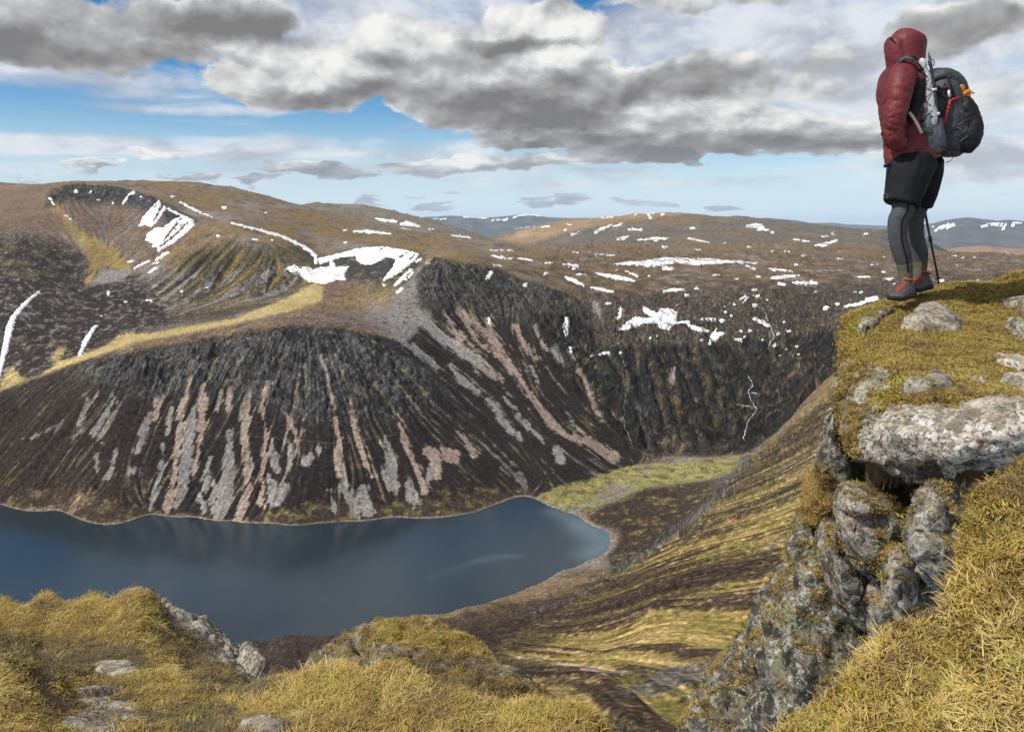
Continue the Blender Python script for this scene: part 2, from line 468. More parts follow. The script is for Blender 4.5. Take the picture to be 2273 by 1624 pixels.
CP += [
    # brow of the spur above the loch
    (-350, 930, 1480), (-200, 900, 1500), (0, 870, 1520), (100, 839, 1540), (200, 800, 1560), (300, 771, 1580), (430, 753, 1600), (560, 734, 1615), (650, 723, 1625),
    (730, 723, 1650), (800, 738, 1670), (860, 745, 1715),
    # its flat back and the hanging glen behind
    (-200, 893, 1600), (0, 860, 1600), (100, 822, 1640), (200, 785, 1700), (300, 747, 1760), (400, 722, 1800), (500, 703, 1840), (600, 678, 1900), (700, 648, 2050),
    (650, 705, 1760), (750, 705, 1790), (820, 690, 1960), (720, 690, 1860), (900, 700, 1900), (940, 693, 1935),
    (0, 780, 1720), (0, 700, 1850), (0, 600, 2150), (0, 530, 2350), (0, 470, 2600), (0, 425, 3000), (0, 404, 3500),
    (-350, 800, 1720), (-350, 700, 1850), (-350, 600, 2150), (-350, 470, 2600), (-350, 410, 3500),
    (150, 740, 1830), (150, 660, 2050), (150, 600, 2300), (60, 520, 2400), (120, 490, 2600), (100, 443, 2750), (100, 409, 3300),
    # left corrie
    (150, 414, 2900), (250, 419, 2950), (330, 441, 2850), (400, 480, 2700), (434, 498, 2600),
    (200, 520, 2560), (220, 560, 2450), (240, 592, 2380), (290, 598, 2350), (200, 460, 2780), (260, 500, 2680), (330, 520, 2560), (250, 450, 2860), (340, 478, 2720),
    (160, 610, 2300), (300, 615, 2310), (400, 540, 2480), (350, 575, 2400), (425, 510, 2560), (300, 560, 2450),
    # crags between the two corries
    (400, 570, 2390), (450, 548, 2430), (500, 536, 2450), (600, 535, 2450), (660, 565, 2410), (400, 640, 2200), (500, 640, 2200), (600, 640, 2180), (655, 640, 2160),
    (350, 700, 1990), (450, 690, 1980), (250, 700, 1970), (250, 650, 2120), (250, 745, 1830),
    (434, 485, 2680), (520, 498, 2560), (600, 527, 2520), (695, 570, 2480),
    # second corrie
    (722, 574, 2450), (760, 560, 2480), (850, 549, 2500), (930, 563, 2430), (955, 573, 2330),
    (705, 600, 2330), (720, 630, 2200), (770, 605, 2320), (830, 600, 2330), (880, 600, 2300), (850, 640, 2180), (780, 650, 2120), (930, 620, 2230), (900, 660, 2080),
    # knob and cliffs right of it
    (962, 576, 2150), (1000, 573, 2180), (1050, 586, 2180), (1100, 604, 2200), (1160, 626, 2200), (1240, 652, 2200), (1290, 690, 2150),
    (960, 680, 1985), (1020, 690, 2010), (1100, 705, 2040), (1180, 722, 2000), (1250, 738, 1980),
    (1000, 565, 2280), (1100, 594, 2320), (1200, 620, 2320),
    # headwall
    (1280, 775, 1900), (1350, 780, 1900), (1450, 790, 1880), (1550, 780, 1900), (1650, 770, 1930), (1750, 762, 1950), (1850, 745, 2000),
    (1400, 1000, 1560), (1500, 1000, 1570), (1600, 992, 1580), (1650, 976, 1590), (1700, 930, 1620), (1500, 900, 1700), (1620, 880, 1720), (1780, 860, 1700),
    (1300, 960, 1570), (1200, 900, 1640),
    # valley floor
    (1450, 1050, 1440), (1300, 1082, 1373), (1550, 1052, 1435), (1640, 1028, 1490), (1400, 1130, 1265), (1450, 1110, 1300), (1560, 1082, 1365), (1400, 1200, 1140), (1360, 1240, 1080),
    (1250, 1100, 1330), (1300, 1130, 1268), (1330, 1160, 1208), (1350, 1045, 1460),
    # crags and snow above the rim
    (1300, 720, 2080), (1400, 740, 2020), (1480, 702, 2150), (1600, 720, 2080), (1700, 700, 2150), (1800, 700, 2150), (1280, 660, 2300), (1400, 650, 2380), (1550, 650, 2380),
    (1700, 640, 2450), (1850, 640, 2450), (1950, 622, 2600), (2300, 640, 2500),
    # plateau
    (1150, 577, 2700), (1250, 600, 2600), (1350, 590, 2800), (1450, 592, 2850), (1600, 600, 2800), (1750, 600, 2850), (1900, 602, 2900), (2100, 600, 2900), (2300, 600, 2900), (2600, 600, 2900),
    (1050, 556, 2900), (1150, 553, 3300), (1300, 557, 3500), (1450, 562, 3500), (1600, 572, 3400), (1800, 568, 3400), (1850, 580, 3600), (2000, 572, 3500), (2300, 578, 3400),
    (1200, 542, 3800), (1400, 547, 4000), (1600, 551, 4000), (1900, 552, 4300), (2200, 562, 4300), (2600, 562, 4300), (2100, 560, 4600),
    # left plateau and first skyline
    (-350, 400, 3700), (250, 405, 3600), (340, 403, 3600), (430, 402, 3600), (520, 412, 3600), (600, 432, 3600), (700, 462, 3600), (800, 486, 3550), (850, 496, 3500), (1000, 515, 3400), (1120, 531, 3300),
    (600, 490, 2900), (700, 512, 2900), (500, 460, 3000), (800, 531, 2900), (950, 546, 2900), (400, 440, 3000), (600, 455, 3250), (800, 505, 3200), (500, 430, 3300),
    # second hill
    (620, 452, 5200), (710, 448, 5200), (800, 452, 5200), (860, 461, 5200), (930, 480, 5200), (1000, 500, 5150), (1060, 517, 5050), (1098, 529, 4900),
    (900, 500, 4500), (1000, 515, 4500),
    # big hill to the right of the notch
    (1105, 528, 6500), (1140, 512, 6500), (1220, 491, 6600), (1290, 484, 6600), (1350, 478, 6600), (1420, 471, 6600), (1480, 468, 6500), (1550, 473, 6500), (1650, 479, 6500), (1740, 486, 6500), (1880, 506, 6500), (1990, 516, 6500),
    (1250, 530, 5200), (1350, 520, 5300), (1480, 512, 5200), (1480, 536, 4600), (1650, 512, 5200), (1800, 522, 5000), (1300, 503, 5900), (1500, 490, 5900), (1700, 530, 4600),
    (1400, 495, 5900), (1600, 495, 5900), (1250, 548, 4300),
    (2000, 540, 4900), (2060, 556, 4700), (2110, 562, 4900), (2000, 510, 5900), (2060, 530, 5800),
    # our own flank
    (1850, 880, 1300), (1850, 1000, 1000), (1850, 1200, 700), (2000, 900, 1100), (2273, 850, 1000), (2273, 1200, 500), (1900, 1500, 350), (1700, 1620, 300), (1850, 800, 1560), (2100, 760, 1600), (2500, 760, 1400),
    (1950, 690, 2000), (2400, 690, 2000), (2600, 1100, 600),
    (1400, 1620, 330), (1200, 1560, 400), (1600, 1560, 380), (1500, 1450, 520), (1650, 1400, 560), (1300, 1500, 470), (1450, 1350, 680), (1600, 1250, 760), (1700, 1150, 880), (1750, 1050, 1040),
    (1550, 1180, 950), (1642, 1040, 1230), (1550, 1128, 1110), (1450, 1213, 1010), (1350, 1288, 935), (1250, 1332, 905), (1150, 1380, 850), (1100, 1350, 925), (950, 1390, 865),
    (1100, 1430, 745), (1250, 1370, 825), (1000, 1450, 710), (800, 1450, 755), (640, 1440, 800), (900, 1420, 795), (1350, 1430, 640), (1200, 1480, 590),
    (1540, 1155, 1150), (1440, 1235, 1060), (1630, 1060, 1330),
]
for u in (-420, -100, 250, 550):
    for D in (560, 420, 250, 120, 50, 20, 8): CP.append((u, None, D, -0.70 * D))
for u in (850, 1150, 1450):
    for D in (250, 120, 50, 20, 8): CP.append((u, None, D, -0.70 * D))
for u in (1750, 2050, 2350, 2700):
    for D in (200, 100, 50, 20, 8): CP.append((u, None, D, -0.66 * D))
# hidden ground behind the skylines
for u, D, z in [(-350, 5000, 60), (0, 5000, 60), (250, 5000, 80), (430, 5000, 90), (600, 4400, 0), (800, 4300, -60), (1000, 4000, -120), (1120, 4300, -200),
                (1100, 5700, -260), (900, 6500, -50), (700, 6500, 0), (1400, 8000, -150), (1700, 8000, -150), (2000, 8000, -260), (2300, 6000, -330), (2600, 6000, -330), (2150, 5500, -330),
                (-350, 9000, -300), (300, 9000, -300), (800, 9000, -350), (1200, 9000, -350), (1700, 9500, -350), (2300, 9000, -350), (2700, 9000, -350)]:
    CP.append((u, None, D, z))

KS = 2.6
def sc(u, D): return np.stack([(np.asarray(u) - CU) / F * KS, np.log(np.asarray(D, float))], -1)
cu = np.array([c[0] for c in CP], float); cD = np.array([c[2] for c in CP], float)
ct = np.array([(V0 - c[1]) / F if len(c) == 3 else c[3] / c[2] for c in CP])
cP = sc(cu, cD)
rw = rbf_fit(cP, ct, 2e-3)

# coarse height table over (u, ln D)
NU, ND = 330, 640
gu = np.linspace(-400, 2700, NU); gl = np.linspace(math.log(8.0), math.log(9800.0), ND)
GU, GL = np.meshgrid(gu, gl, indexing='ij')
G = rbf_eval(cP, rw, np.stack([(GU.ravel() - CU) / F * KS, GL.ravel()], -1)).reshape(NU, ND)
# a little smoothing takes the cone tips off the control points
for _ in range(3):
    G[:, 1:-1] = 0.25 * G[:, :-2] + 0.5 * G[:, 1:-1] + 0.25 * G[:, 2:]
    G[1:-1] = 0.25 * G[:-2] + 0.5 * G[1:-1] + 0.25 * G[2:]


def bil(A, u, l):
    x = np.clip((u - gu[0]) / (gu[1] - gu[0]), 0, NU - 1.001); y = np.clip((l - gl[0]) / (gl[1] - gl[0]), 0, ND - 1.001)
    i = x.astype(int); j = y.astype(int); fx = x - i; fy = y - j
    return (A[i, j] * (1 - fx) * (1 - fy) + A[i + 1, j] * fx * (1 - fy) + A[i, j + 1] * (1 - fx) * fy + A[i + 1, j + 1] * fx * fy)


def h0(x, y):
    return bil(G, CU + F * x / y, np.log(y)) * y


# uphill direction table
YY = np.exp(GL); XX = (GU - CU) / F * YY
e_ = YY * 0.006
gx = (h0(XX + e_, YY) - h0(XX - e_, YY)) / (2 * e_)
gy = (h0(XX, YY + e_) - h0(XX, YY - e_)) / (2 * e_)
SLP = np.hypot(gx, gy)

# view-adaptive rows
ucol = np.concatenate([np.linspace(-400, -40, 40, endpoint=False), np.linspace(-40, 2310, 1080), np.linspace(2310, 2700, 42)[1:]])
NC, NR = len(ucol), 760
T = np.stack([bil(G, np.full(ND, u), gl) for u in ucol])
rm = np.maximum.accumulate(T, 1)
dT = np.diff(T, axis=1)
vis = (T[:, 1:] >= rm[:, 1:] - 1e-9)
w = np.where(vis, np.abs(dT) * F, 0.25 * np.minimum(np.abs(dT) * F, 4)) + 0.33
w[:, :int(ND * 0.45)] *= 0.6
T0 = w.copy()
for _ in range(40):
    w[1:-1] = 0.25 * w[:-2] + 0.5 * w[1:-1] + 0.25 * w[2:]
cw = np.concatenate([np.zeros((NC, 1)), np.cumsum(w, 1)], 1); cw /= cw[:, -1:]
LD = np.stack([np.interp(np.linspace(0, 1, NR), cw[i], gl) for i in range(NC)])
UU = np.repeat(ucol[:, None], NR, 1)
DD = np.exp(LD)
X = (UU - CU) / F * DD; Y = DD
T = bil(G, UU, LD); Z0 = T * DD
slope = bil(SLP, UU, LD)
VV = V0 - T * F


def lic(wl, L, n, seed):
    """noise smeared along the fall line: gully and scree streaks"""
    sel = (DD > 240) & (DD < 3400)
    Xs, Ys = X[sel], Y[sel]
    acc = perlin2(Xs / wl + seed, Ys / wl - seed) * 1.0; tot = 1.0
    for sgn in (1, -1):
        x = Xs.copy(); y = Ys.copy(); h = L / n
        for k in range(n):
            if k % 2 == 0:
                u = CU + F * x / y; l = np.log(y)
                ax = bil(gx, u, l); ay = bil(gy, u, l)
                m = np.hypot(ax, ay) + 0.03
                ax /= m; ay /= m
            x = x + sgn * h * ax; y = np.maximum(y + sgn * h * ay, 9)
            wk = 1 - (k + 1) / (n + 1.5)
            acc += wk * perlin2(x / wl + seed, y / wl - seed); tot += wk
    out = np.zeros(X.shape); out[sel] = acc / acc[::3].std() * 0.33
    return out


L0 = lic(5.0, 32, 13, 31.3)
L1 = lic(10.0, 80, 16, 3.3)
L2 = lic(27.0, 190, 14, 11.7)
L3 = lic(70.0, 420, 11, 23.1)

# ------------------------------------------------------------------ relief
def reg(poly, soft=20, dmin=0, dmax=1e9, wob=0.0, wn=None, U=None, V=None):
    U = UU if U is None else U; V = VV if V is None else V
    pu = [p[0] for p in poly]; pv = [p[1] for p in poly]
    m = (U > min(pu) - 60) & (U < max(pu) + 60) & (V > min(pv) - 60) & (V < max(pv) + 60) & (DD > dmin) & (DD < dmax)
    out = np.zeros(U.shape)
    if m.any():
        s = poly_sd(U[m], V[m], poly)
        if wob: s = s + wob * wn[m]
        if wob and soft >= 14: s = s + EW[m] * min(wob * 1.6, 22)
        out[m] = sstep(s, -soft * 0.5, soft * 0.5)
    return out


EW = fbm2(X / 170 + 3, Y / 170, 3) + .5 * fbm2(X / 45 + 3, Y / 45, 2)
C_FACE = reg([(150, 815), (430, 757), (650, 724), (800, 735), (900, 790), (990, 870), (900, 930), (700, 930), (450, 880), (250, 870)], 60, 1100, 1800)
C_KNOB = reg([(925, 590), (960, 574), (1100, 602), (1230, 650), (1290, 690), (1260, 745), (1100, 705), (1000, 690), (930, 690)], 30, 1900, 2250)
C_HEAD = reg([(1180, 690), (1300, 730), (1880, 745), (1840, 880), (1700, 985), (1400, 1010), (1300, 900), (1230, 800)], 50, 1500, 2100)
C_COR = reg([(110, 425), (170, 410), (250, 412), (330, 436), (435, 490), (425, 530), (340, 480), (250, 455), (150, 450), (100, 460)], 20, 2600, 3000)
C_MID = reg([(380, 570), (430, 545), (670, 545), (700, 610), (640, 650), (380, 650), (300, 620)], 40, 2100, 2600)
C_UP = reg([(1180, 640), (1300, 650), (1880, 640), (1880, 770), (1250, 760)], 40, 1900, 2500)
C_BOWL = reg([(690, 575), (850, 548), (940, 560), (930, 640), (720, 620)], 30, 2150, 2550)
C_RIB = np.zeros_like(UU)
m_ = (DD > 600) & (DD < 1500) & (UU > 1000)
C_RIB[m_] = sstep(line_sd(UU[m_], VV[m_], [(1650, 1030, 18), (1550, 1145, 14), (1440, 1225, 9), (1300, 1310, 5), (1150, 1385, 1)]) + 22 * fbm2(X[m_] / 40, Y[m_] / 40, 3), -10, 12)

shore = sstep(np.abs(Z0 - LAKE_Z), 0.0, 22.0)
floor_ = 1 - reg([(1190, 1100), (1300, 1050), (1450, 1020), (1660, 1005), (1620, 1070), (1480, 1180), (1360, 1260), (1300, 1200)], 30, 1000, 1600) * 0.92
near = sstep(DD, 60, 250)
amp = near * shore * floor_
fA = fbm2(X / 240, Y / 240, 4)
fB = fbm2(X / 60, Y / 60, 4, gain=0.55)
fC = fbm2(X / 15, Y / 15, 3, gain=0.6)
rC = fbm2(X / 42, Y / 42, 5, gain=0.62, ridged=True)
# rock terraces follow height as well as plan position
rT = fbm2(X / 30 + Z0 / 55, Z0 / 16 + Y / 90, 4, gain=0.6, ridged=True)
dz_ = fA * 7 * sstep(DD, 300, 2500) + fB * 2.4 + fC * 0.6
far = sstep(DD, 2300, 4500)
dz_ = dz_ + far * (fA * 10 + fB * 5)
steep = sstep(slope, 0.25, 0.6) * (1 - sstep(DD, 2600, 3600))
br_ = np.clip(.55 + 2.4 * fbm2(X / 90 + 8, Y / 90 + Z0 / 50, 3), .0, 1.7)
dz_ = dz_ + steep * (fB * 3.5 + fC * 1.2) * (DD > 1150) - steep * br_ * (L2 * 3.2 + L1 * 1.6 + L3 * 2.6 + L0 * .9)
dz_ = dz_ + C_FACE * (rC * 7 + rT * 9 + fB * 8 - br_ * (L1 * 3.0 + L2 * 4 + L0 * 1.5) + fC * 3) + C_KNOB * (rC * 5 + rT * 8 - L1 * 6 - L2 * 8 - L0 * 2) + C_HEAD * (rC * 13 + rT * 7 + fB * 24 + fA * 18 - L2 * 7 - L1 * 3) + C_COR * (rC * 12 + rT * 8) \
    + C_MID * (rC * 6 - L3 * 14 - L2 * 8 - L1 * 3) + C_UP * (rC * 12 + fB * 18 + fC * 4) + C_BOWL * rC * 5 + C_RIB * (rC * 8 + fC * 8 + fB * 5)
plat = sstep(DD, 2300, 2700) * sstep(UU, 1050, 1250) * (1 - sstep(DD, 4200, 4800))
dz_ = dz_ + plat * (rC * 7 + fB * 8 + fC * 2)
nearfl = (1 - sstep(DD, 1200, 1400)) * sstep(UU, 500, 1300) * sstep(DD, 250, 400)
dz_ = dz_ - nearfl * (L3 * 1.6 + L2 * 1.3 + L1 * .5)
Z = Z0 + dz_ * amp
# the loch bed stays under water, the land above it
land = Z0 > LAKE_Z
Z = np.where(land, np.maximum(Z, LAKE_Z + 0.4), np.minimum(Z, LAKE_Z - 0.8))
TT = Z / DD
VV = V0 - TT * F
RM = np.maximum.accumulate(TT, 1)


def hit(u, v):
    """first terrain point on the sight line through photo point (u, v): depth"""
    u = np.atleast_1d(u).astype(float); v = np.atleast_1d(v).astype(float)
    c = np.clip(np.interp(u, ucol, np.arange(NC)), 0, NC - 1.001).astype(int)
    fr = np.interp(u, ucol, np.arange(NC)) - c
    t = (V0 - v) / F
    out = np.zeros(len(u))
    for k, wk in ((0, 1 - fr), (1, fr)):
        cc_ = np.minimum(c + k, NC - 1)
        d = np.empty(len(u))
        for j in np.unique(cc_):
            s = cc_ == j
            rmj = RM[j]
            i = np.clip(np.searchsorted(rmj, t[s]), 1, NR - 1)
            a0, a1 = rmj[i - 1], rmj[i]
            f = np.clip((t[s] - a0) / np.maximum(a1 - a0, 1e-9), 0, 1)
            d[s] = np.exp(LD[j, i - 1] * (1 - f) + LD[j, i] * f)
        out += wk * d
    return out


# ------------------------------------------------------------------ ground cover colours
def lerp(a, b, m): return a + (b - a) * m[..., None]
def C(r, g, b): return np.array([r, g, b])
HEATH = C(.026, .020, .017); HEATHB = C(.062, .042, .030); ROCKD = C(.034, .035, .036); ROCKL = C(.13, .13, .13)
SCREE = C(.225, .21, .20); SCREEP = C(.30, .228, .19); STRAW = C(.30, .215, .075); YG = C(.225, .18, .05); OLIVE = C(.10, .085, .03)
PLB = C(.180, .128, .076); PLD = C(.078, .056, .038); GRAV = C(.19, .175, .155); PALE = C(.42, .33, .14); GREEN = C(.20, .19, .068); SAND = C(.36, .30, .24)

n60 = fbm2(X / 60 + 5, Y / 60, 4, gain=.6); n20 = fbm2(X / 20, Y / 20 + 9, 4, gain=.65); n7 = fbm2(X / 7, Y / 7, 2, gain=.6)
n200 = fbm2(X / 220 + 50, Y / 220, 4, gain=.55)
n4 = fbm2(X / 4.2 + 7, Y / 4.2 + Z / 5, 2, gain=.7)
n60, n20, n7, n200, n4 = [q_ / q_[:, ::3].std() * .30 for q_ in (n60, n20, n7, n200, n4)]
col = np.zeros(UU.shape + (3,)) + PLB
# plateaus: brown grass, darker heather flecks, gravel
col = lerp(col, PLD, sstep(n60 + n200 * .8, 0.0, .5) * .8)
col = lerp(col, GRAV, sstep(n200 - n20 * .4, .10, .5) * .6)
col = lerp(col, STRAW * .85, sstep(-n200 + n60 * .5, .12, .5) * .55)


def band(poly, soft, dmin, dmax, wob=0, wn=None): return reg(poly, soft, dmin, dmax, wob, wn)
def paint(c, m):
    global col
    col = lerp(col, c, np.clip(m, 0, 1))

# right-hand plateau in front of the far hill: moor, dark peat and snow-free gravel
M = band([(1050, 590), (1300, 560), (2400, 545), (2400, 800), (1250, 800), (1180, 700)], 40, 1700, 4300, 22, n60)
paint(PLD * 1.05, M * sstep(n60 + n20 * .6, -.30, .25) * .85)
M = band([(1230, 665), (1500, 640), (2400, 610), (2400, 900), (1250, 860)], 60, 1500, 2900, 30, n60)
paint(C(.066, .055, .046), M * .85); paint(C(.15, .095, .060), M * sstep(n20 + n60 + n4 * .6, .05, .6) * .6); paint(ROCKD * .7, M * sstep(rC + n4 * .5, .0, .45) * .7); paint(C(.17, .13, .07), M * sstep(n7 - n20 + n4, .3, .7) * .5)
# big far hill: grey scree flanks, ochre top
M = band([(1480, 500), (1700, 480), (1960, 512), (1960, 545), (1400, 545), (1150, 545), (1300, 500)], 12, 4300, 7000, 6, n200)
paint(GRAV * .62, M * .75)
M = band([(1105, 530), (1220, 488), (1420, 468), (1560, 472), (1440, 482), (1300, 505), (1180, 540)], 12, 5200, 7000)
paint(C(.30, .21, .125), M * .8)
M = band([(1150, 560), (1600, 505), (1900, 520), (2000, 560), (1500, 600)], 20, 3500, 5600)
paint(PLB * .85, M * .6 * sstep(n200, -.3, .3))
M = band([(1960, 500), (2020, 505), (2110, 560), (2050, 575), (1950, 570)], 8, 4400, 6500); paint(GRAV * .55, M)
M = band([(650, 452), (720, 445), (870, 458), (1100, 530), (900, 510), (800, 486)], 6, 4000, 6000); paint(C(.17, .15, .12), M * .8)

# left massif: reddish brown slopes
M = band([(-420, 380), (120, 400), (130, 470), (200, 600), (130, 600), (-420, 540)], 30, 2200, 4200, 12, n60)
paint(C(.17, .115, .08), M * .8); paint(GRAV, M * sstep(L1, .1, .5) * .4)
# dark lower slopes of the glen on the left: heather and grey boulders
M = band([(-420, 530), (60, 515), (190, 560), (250, 610), (420, 630), (660, 640), (690, 660), (500, 706), (300, 750), (100, 835), (-420, 960)], 30, 1500, 2500, 22, n20)
paint(HEATH * 1.25, M)
paint(GRAV * .9, M * sstep(n20 + L1 * .5 + n60 * .5, .12, .42) * .62)
paint(HEATHB, M * sstep(L2 + n60, .2, .8) * .5)
paint(OLIVE * 1.1, M * sstep(n60 - n20, .15, .5) * .6 * (VV < 620))
# mid crags: green-black ribs with grey chutes below
M = band([(370, 640), (420, 550), (680, 545), (720, 600), (660, 650), (520, 700), (380, 700), (330, 650)], 30, 1850, 2600, 10, n20)
paint(C(.055, .05, .033), M * .9); paint(STRAW * .7, M * sstep(L2 - .2 * n20, .12, .5) * .75)
M2 = band([(340, 600), (680, 590), (640, 660), (400, 700), (330, 660)], 30, 1850, 2400)
paint(SCREE * .95, M2 * sstep(-L2 + n20 * .5, .05, .35) * .9)
paint(OLIVE, M * sstep(L1, .1, .5) * .5)
# corrie bowl left
M = band([(115, 430), (250, 450), (340, 470), (430, 500), (400, 540), (300, 600), (220, 605), (170, 540)], 16, 2300, 2950, 6, n20)
paint(C(.15, .105, .078), M * .9); paint(GRAV * .85, M * sstep(L2, .0, .4) * .6); paint(PLD, M * sstep(-L1, .05, .4) * .6)
paint(STRAW * .85, band([(120, 440), (190, 520), (250, 545), (290, 600), (230, 590), (190, 640), (200, 580), (160, 520), (110, 460)], 14, 2100, 2950, 8, L1) * .85)
paint(ROCKD, C_COR * sstep(rC * .6 + n20, -.3, .1) * .95)
paint(SCREE * .9, band([(225, 600), (290, 600), (270, 625), (200, 632)], 8, 2000, 2500, 4, n20))
# second corrie
M = band([(700, 600), (800, 570), (935, 570), (925, 650), (860, 680), (720, 690)], 20, 1800, 2500, 8, n20)
paint(C(.15, .11, .07), M * .85); paint(STRAW * .8, M * sstep(L1, .0, .4) * .7); paint(OLIVE, M * sstep(-L2, .05, .4) * .7)
paint(C(.17, .10, .085), band([(700, 650), (730, 625), (770, 630), (720, 690)], 10, 1800, 2400) * .8)
paint(ROCKD, C_BOWL * sstep(rC, .1, .4) * .9)
# scree shoulder below the knob
M = band([(930, 560), (945, 620), (960, 700), (1010, 720), (960, 800), (860, 745), (760, 725), (700, 712), (850, 690), (905, 630)], 16, 1700, 2300, 10, L1)
paint(SCREE * .85, M * .85); paint(HEATH, M * sstep(n20, .12, .4) * .75)
# yellow hanging glen
M = band([(700, 628), (718, 640), (715, 668), (640, 692), (560, 708), (520, 722), (430, 738), (300, 762), (250, 784), (100, 838), (60, 850), (130, 805), (230, 768), (330, 742),
          (430, 722), (520, 708), (590, 680), (650, 656), (672, 640)], 7, 1450, 2250, 4, n20)
paint(PALE, M * .95); paint(STRAW * .6, M * sstep(n20 + L1 * .3, .05, .5) * .45)
for pl in ([(235, 770), (262, 745), (290, 738), (330, 742), (300, 762), (250, 778)], [(0, 850), (10, 830), (30, 812), (45, 835), (60, 842), (30, 860), (0, 868)], [(110, 800), (130, 770), (145, 775), (130, 805)]):
    paint(PALE * .85, band(pl, 6, 1450, 2000, 6, n7) * .9)
# reddish flat back of the spur
M = band([(-200, 905), (0, 868), (110, 825), (300, 760), (430, 738), (560, 712), (700, 690), (800, 700), (860, 735), (720, 728), (640, 728), (430, 760), (180, 812), (60, 855), (-200, 920)], 10, 1450, 1950, 5, n20)
paint(C(.135, .09, .066), M * .92); paint(STRAW * .75, M * sstep(n60 + L1 * .3, .15, .5) * .5); paint(HEATH * 1.6, M * sstep(-n60, .1, .5) * .6); paint(SCREE * .8, M * sstep(UU, 640, 800) * .5 * sstep(n20, -.2, .2))

# the great face above the loch
FACE = [(-420, 960), (-200, 905), (0, 872), (180, 803), (430, 757), (650, 724), (760, 728), (900, 760), (960, 700), (925, 640), (940, 580), (1100, 600), (1240, 650), (1300, 740), (1400, 900), (1470, 1010), (1300, 1075),
        (1190, 1105), (1050, 1150), (655, 1180), (-420, 1180)]
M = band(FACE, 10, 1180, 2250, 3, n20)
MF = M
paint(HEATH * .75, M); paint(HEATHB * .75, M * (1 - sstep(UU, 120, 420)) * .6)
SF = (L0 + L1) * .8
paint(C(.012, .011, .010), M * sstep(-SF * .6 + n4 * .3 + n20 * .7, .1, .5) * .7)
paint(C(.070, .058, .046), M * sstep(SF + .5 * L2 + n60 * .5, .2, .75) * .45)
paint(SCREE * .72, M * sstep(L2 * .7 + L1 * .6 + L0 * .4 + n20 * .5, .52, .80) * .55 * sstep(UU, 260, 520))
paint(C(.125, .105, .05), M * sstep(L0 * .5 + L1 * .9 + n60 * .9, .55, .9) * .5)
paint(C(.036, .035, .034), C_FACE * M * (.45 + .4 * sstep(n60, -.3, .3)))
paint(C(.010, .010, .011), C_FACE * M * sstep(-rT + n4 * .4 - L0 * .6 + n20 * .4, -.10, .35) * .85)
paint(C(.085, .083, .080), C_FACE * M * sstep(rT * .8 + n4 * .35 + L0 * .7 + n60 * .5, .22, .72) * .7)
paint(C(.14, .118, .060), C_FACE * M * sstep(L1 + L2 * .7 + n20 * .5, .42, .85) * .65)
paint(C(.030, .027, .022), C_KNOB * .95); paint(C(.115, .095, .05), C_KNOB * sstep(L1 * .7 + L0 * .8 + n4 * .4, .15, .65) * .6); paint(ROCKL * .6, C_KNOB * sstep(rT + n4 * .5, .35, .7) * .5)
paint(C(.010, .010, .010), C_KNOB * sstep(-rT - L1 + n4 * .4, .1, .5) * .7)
# foot of the face: brown and olive bank above the water
M = band([(-420, 1180), (0, 1100), (200, 1085), (240, 1110), (500, 1150), (700, 1120), (900, 1110), (1100, 1085), (1190, 1090), (1200, 1120), (1000, 1160), (655, 1180)], 20, 1150, 1500, 12, n20)
paint(HEATHB * .9, M * .7); paint(OLIVE * .9, M * sstep(n20, .05, .4) * .8); paint(C(.17, .12, .07), M * sstep(n60 + n20 * .5, .1, .5) * .8 * (1 - sstep(UU, 180, 300)))
# headwall
M = band([(1180, 690), (1290, 700), (1330, 770), (1880, 740), (1860, 880), (1720, 1000), (1600, 1010), (1420, 1015), (1330, 900), (1230, 780)], 16, 1480, 2150, 10, n20)
paint(C(.034, .029, .022), M * .95)
hs_ = n60 * .8 + n20 * .6 + L1 * .35 + fB * .5
paint(C(.115, .086, .042), M * sstep(hs_ + n4 * .25, .10, .60) * .75)
paint(C(.20, .155, .07), M * sstep(n20 * .8 + L0 * .3 + n4 * .5 - n60 * .3, .48, .85) * .6)
paint(C(.085, .068, .058), M * sstep(-n60 + n7 * .4, .15, .5) * .55)
paint(C(.009, .009, .009), M * sstep(rC * .7 + L2 * -.6 + n7 * .3, .05, .45) * .88)
paint(C(.12, .115, .105), M * sstep(rT * .6 - n7 * .3 + n4 * .3, .48, .75) * .45)
# valley floor
M = band([(1190, 1104), (1230, 1082), (1310, 1062), (1370, 1042), (1420, 1030), (1480, 1030), (1640, 1012), (1650, 1035), (1600, 1058), (1500, 1078), (1440, 1082), (1330, 1122), (1290, 1138), (1240, 1135)], 7, 1050, 1700, 4, n20)
paint(GREEN, M * .95); paint(STRAW * .9, M * sstep(n20 + n60 * .5, 0, .4) * .5); paint(HEATHB, M * sstep(-n20, .28, .45) * .7)
M = band([(1430, 1085), (1600, 1060), (1640, 1045), (1480, 1200), (1370, 1290), (1250, 1340), (1100, 1380), (850, 1420), (500, 1430), (500, 1500), (1400, 1400), (1340, 1210), (1300, 1140)], 12, 560, 1420, 6, n20)
paint(C(.040, .028, .021), M * .95); paint(YG * .75, M * sstep(n20 * .6 + n60 * .7 - L2 * .15, .20, .36) * .75); paint(HEATHB * 1.2, M * sstep(n60, .0, .4) * .4)
# sand along the head of the loch
m_ = (DD > 1000) & (DD < 1450)
s_ = np.full(UU.shape, -99.); s_[m_] = line_sd(UU[m_], VV[m_], [(1235, 1134, 2), (1275, 1150, 6), (1320, 1172, 7), (1354, 1200, 6)])
paint(SAND, sstep(s_, -1, 2))
s_ = np.full(UU.shape, -99.); m_ = (DD > 700) & (DD < 1500) & (Z < LAKE_Z + 9)
paint(C(.20, .17, .13), (m_ & (Z > LAKE_Z - 2)) * sstep(-(Z - LAKE_Z), -1.7, -.5) * .8)

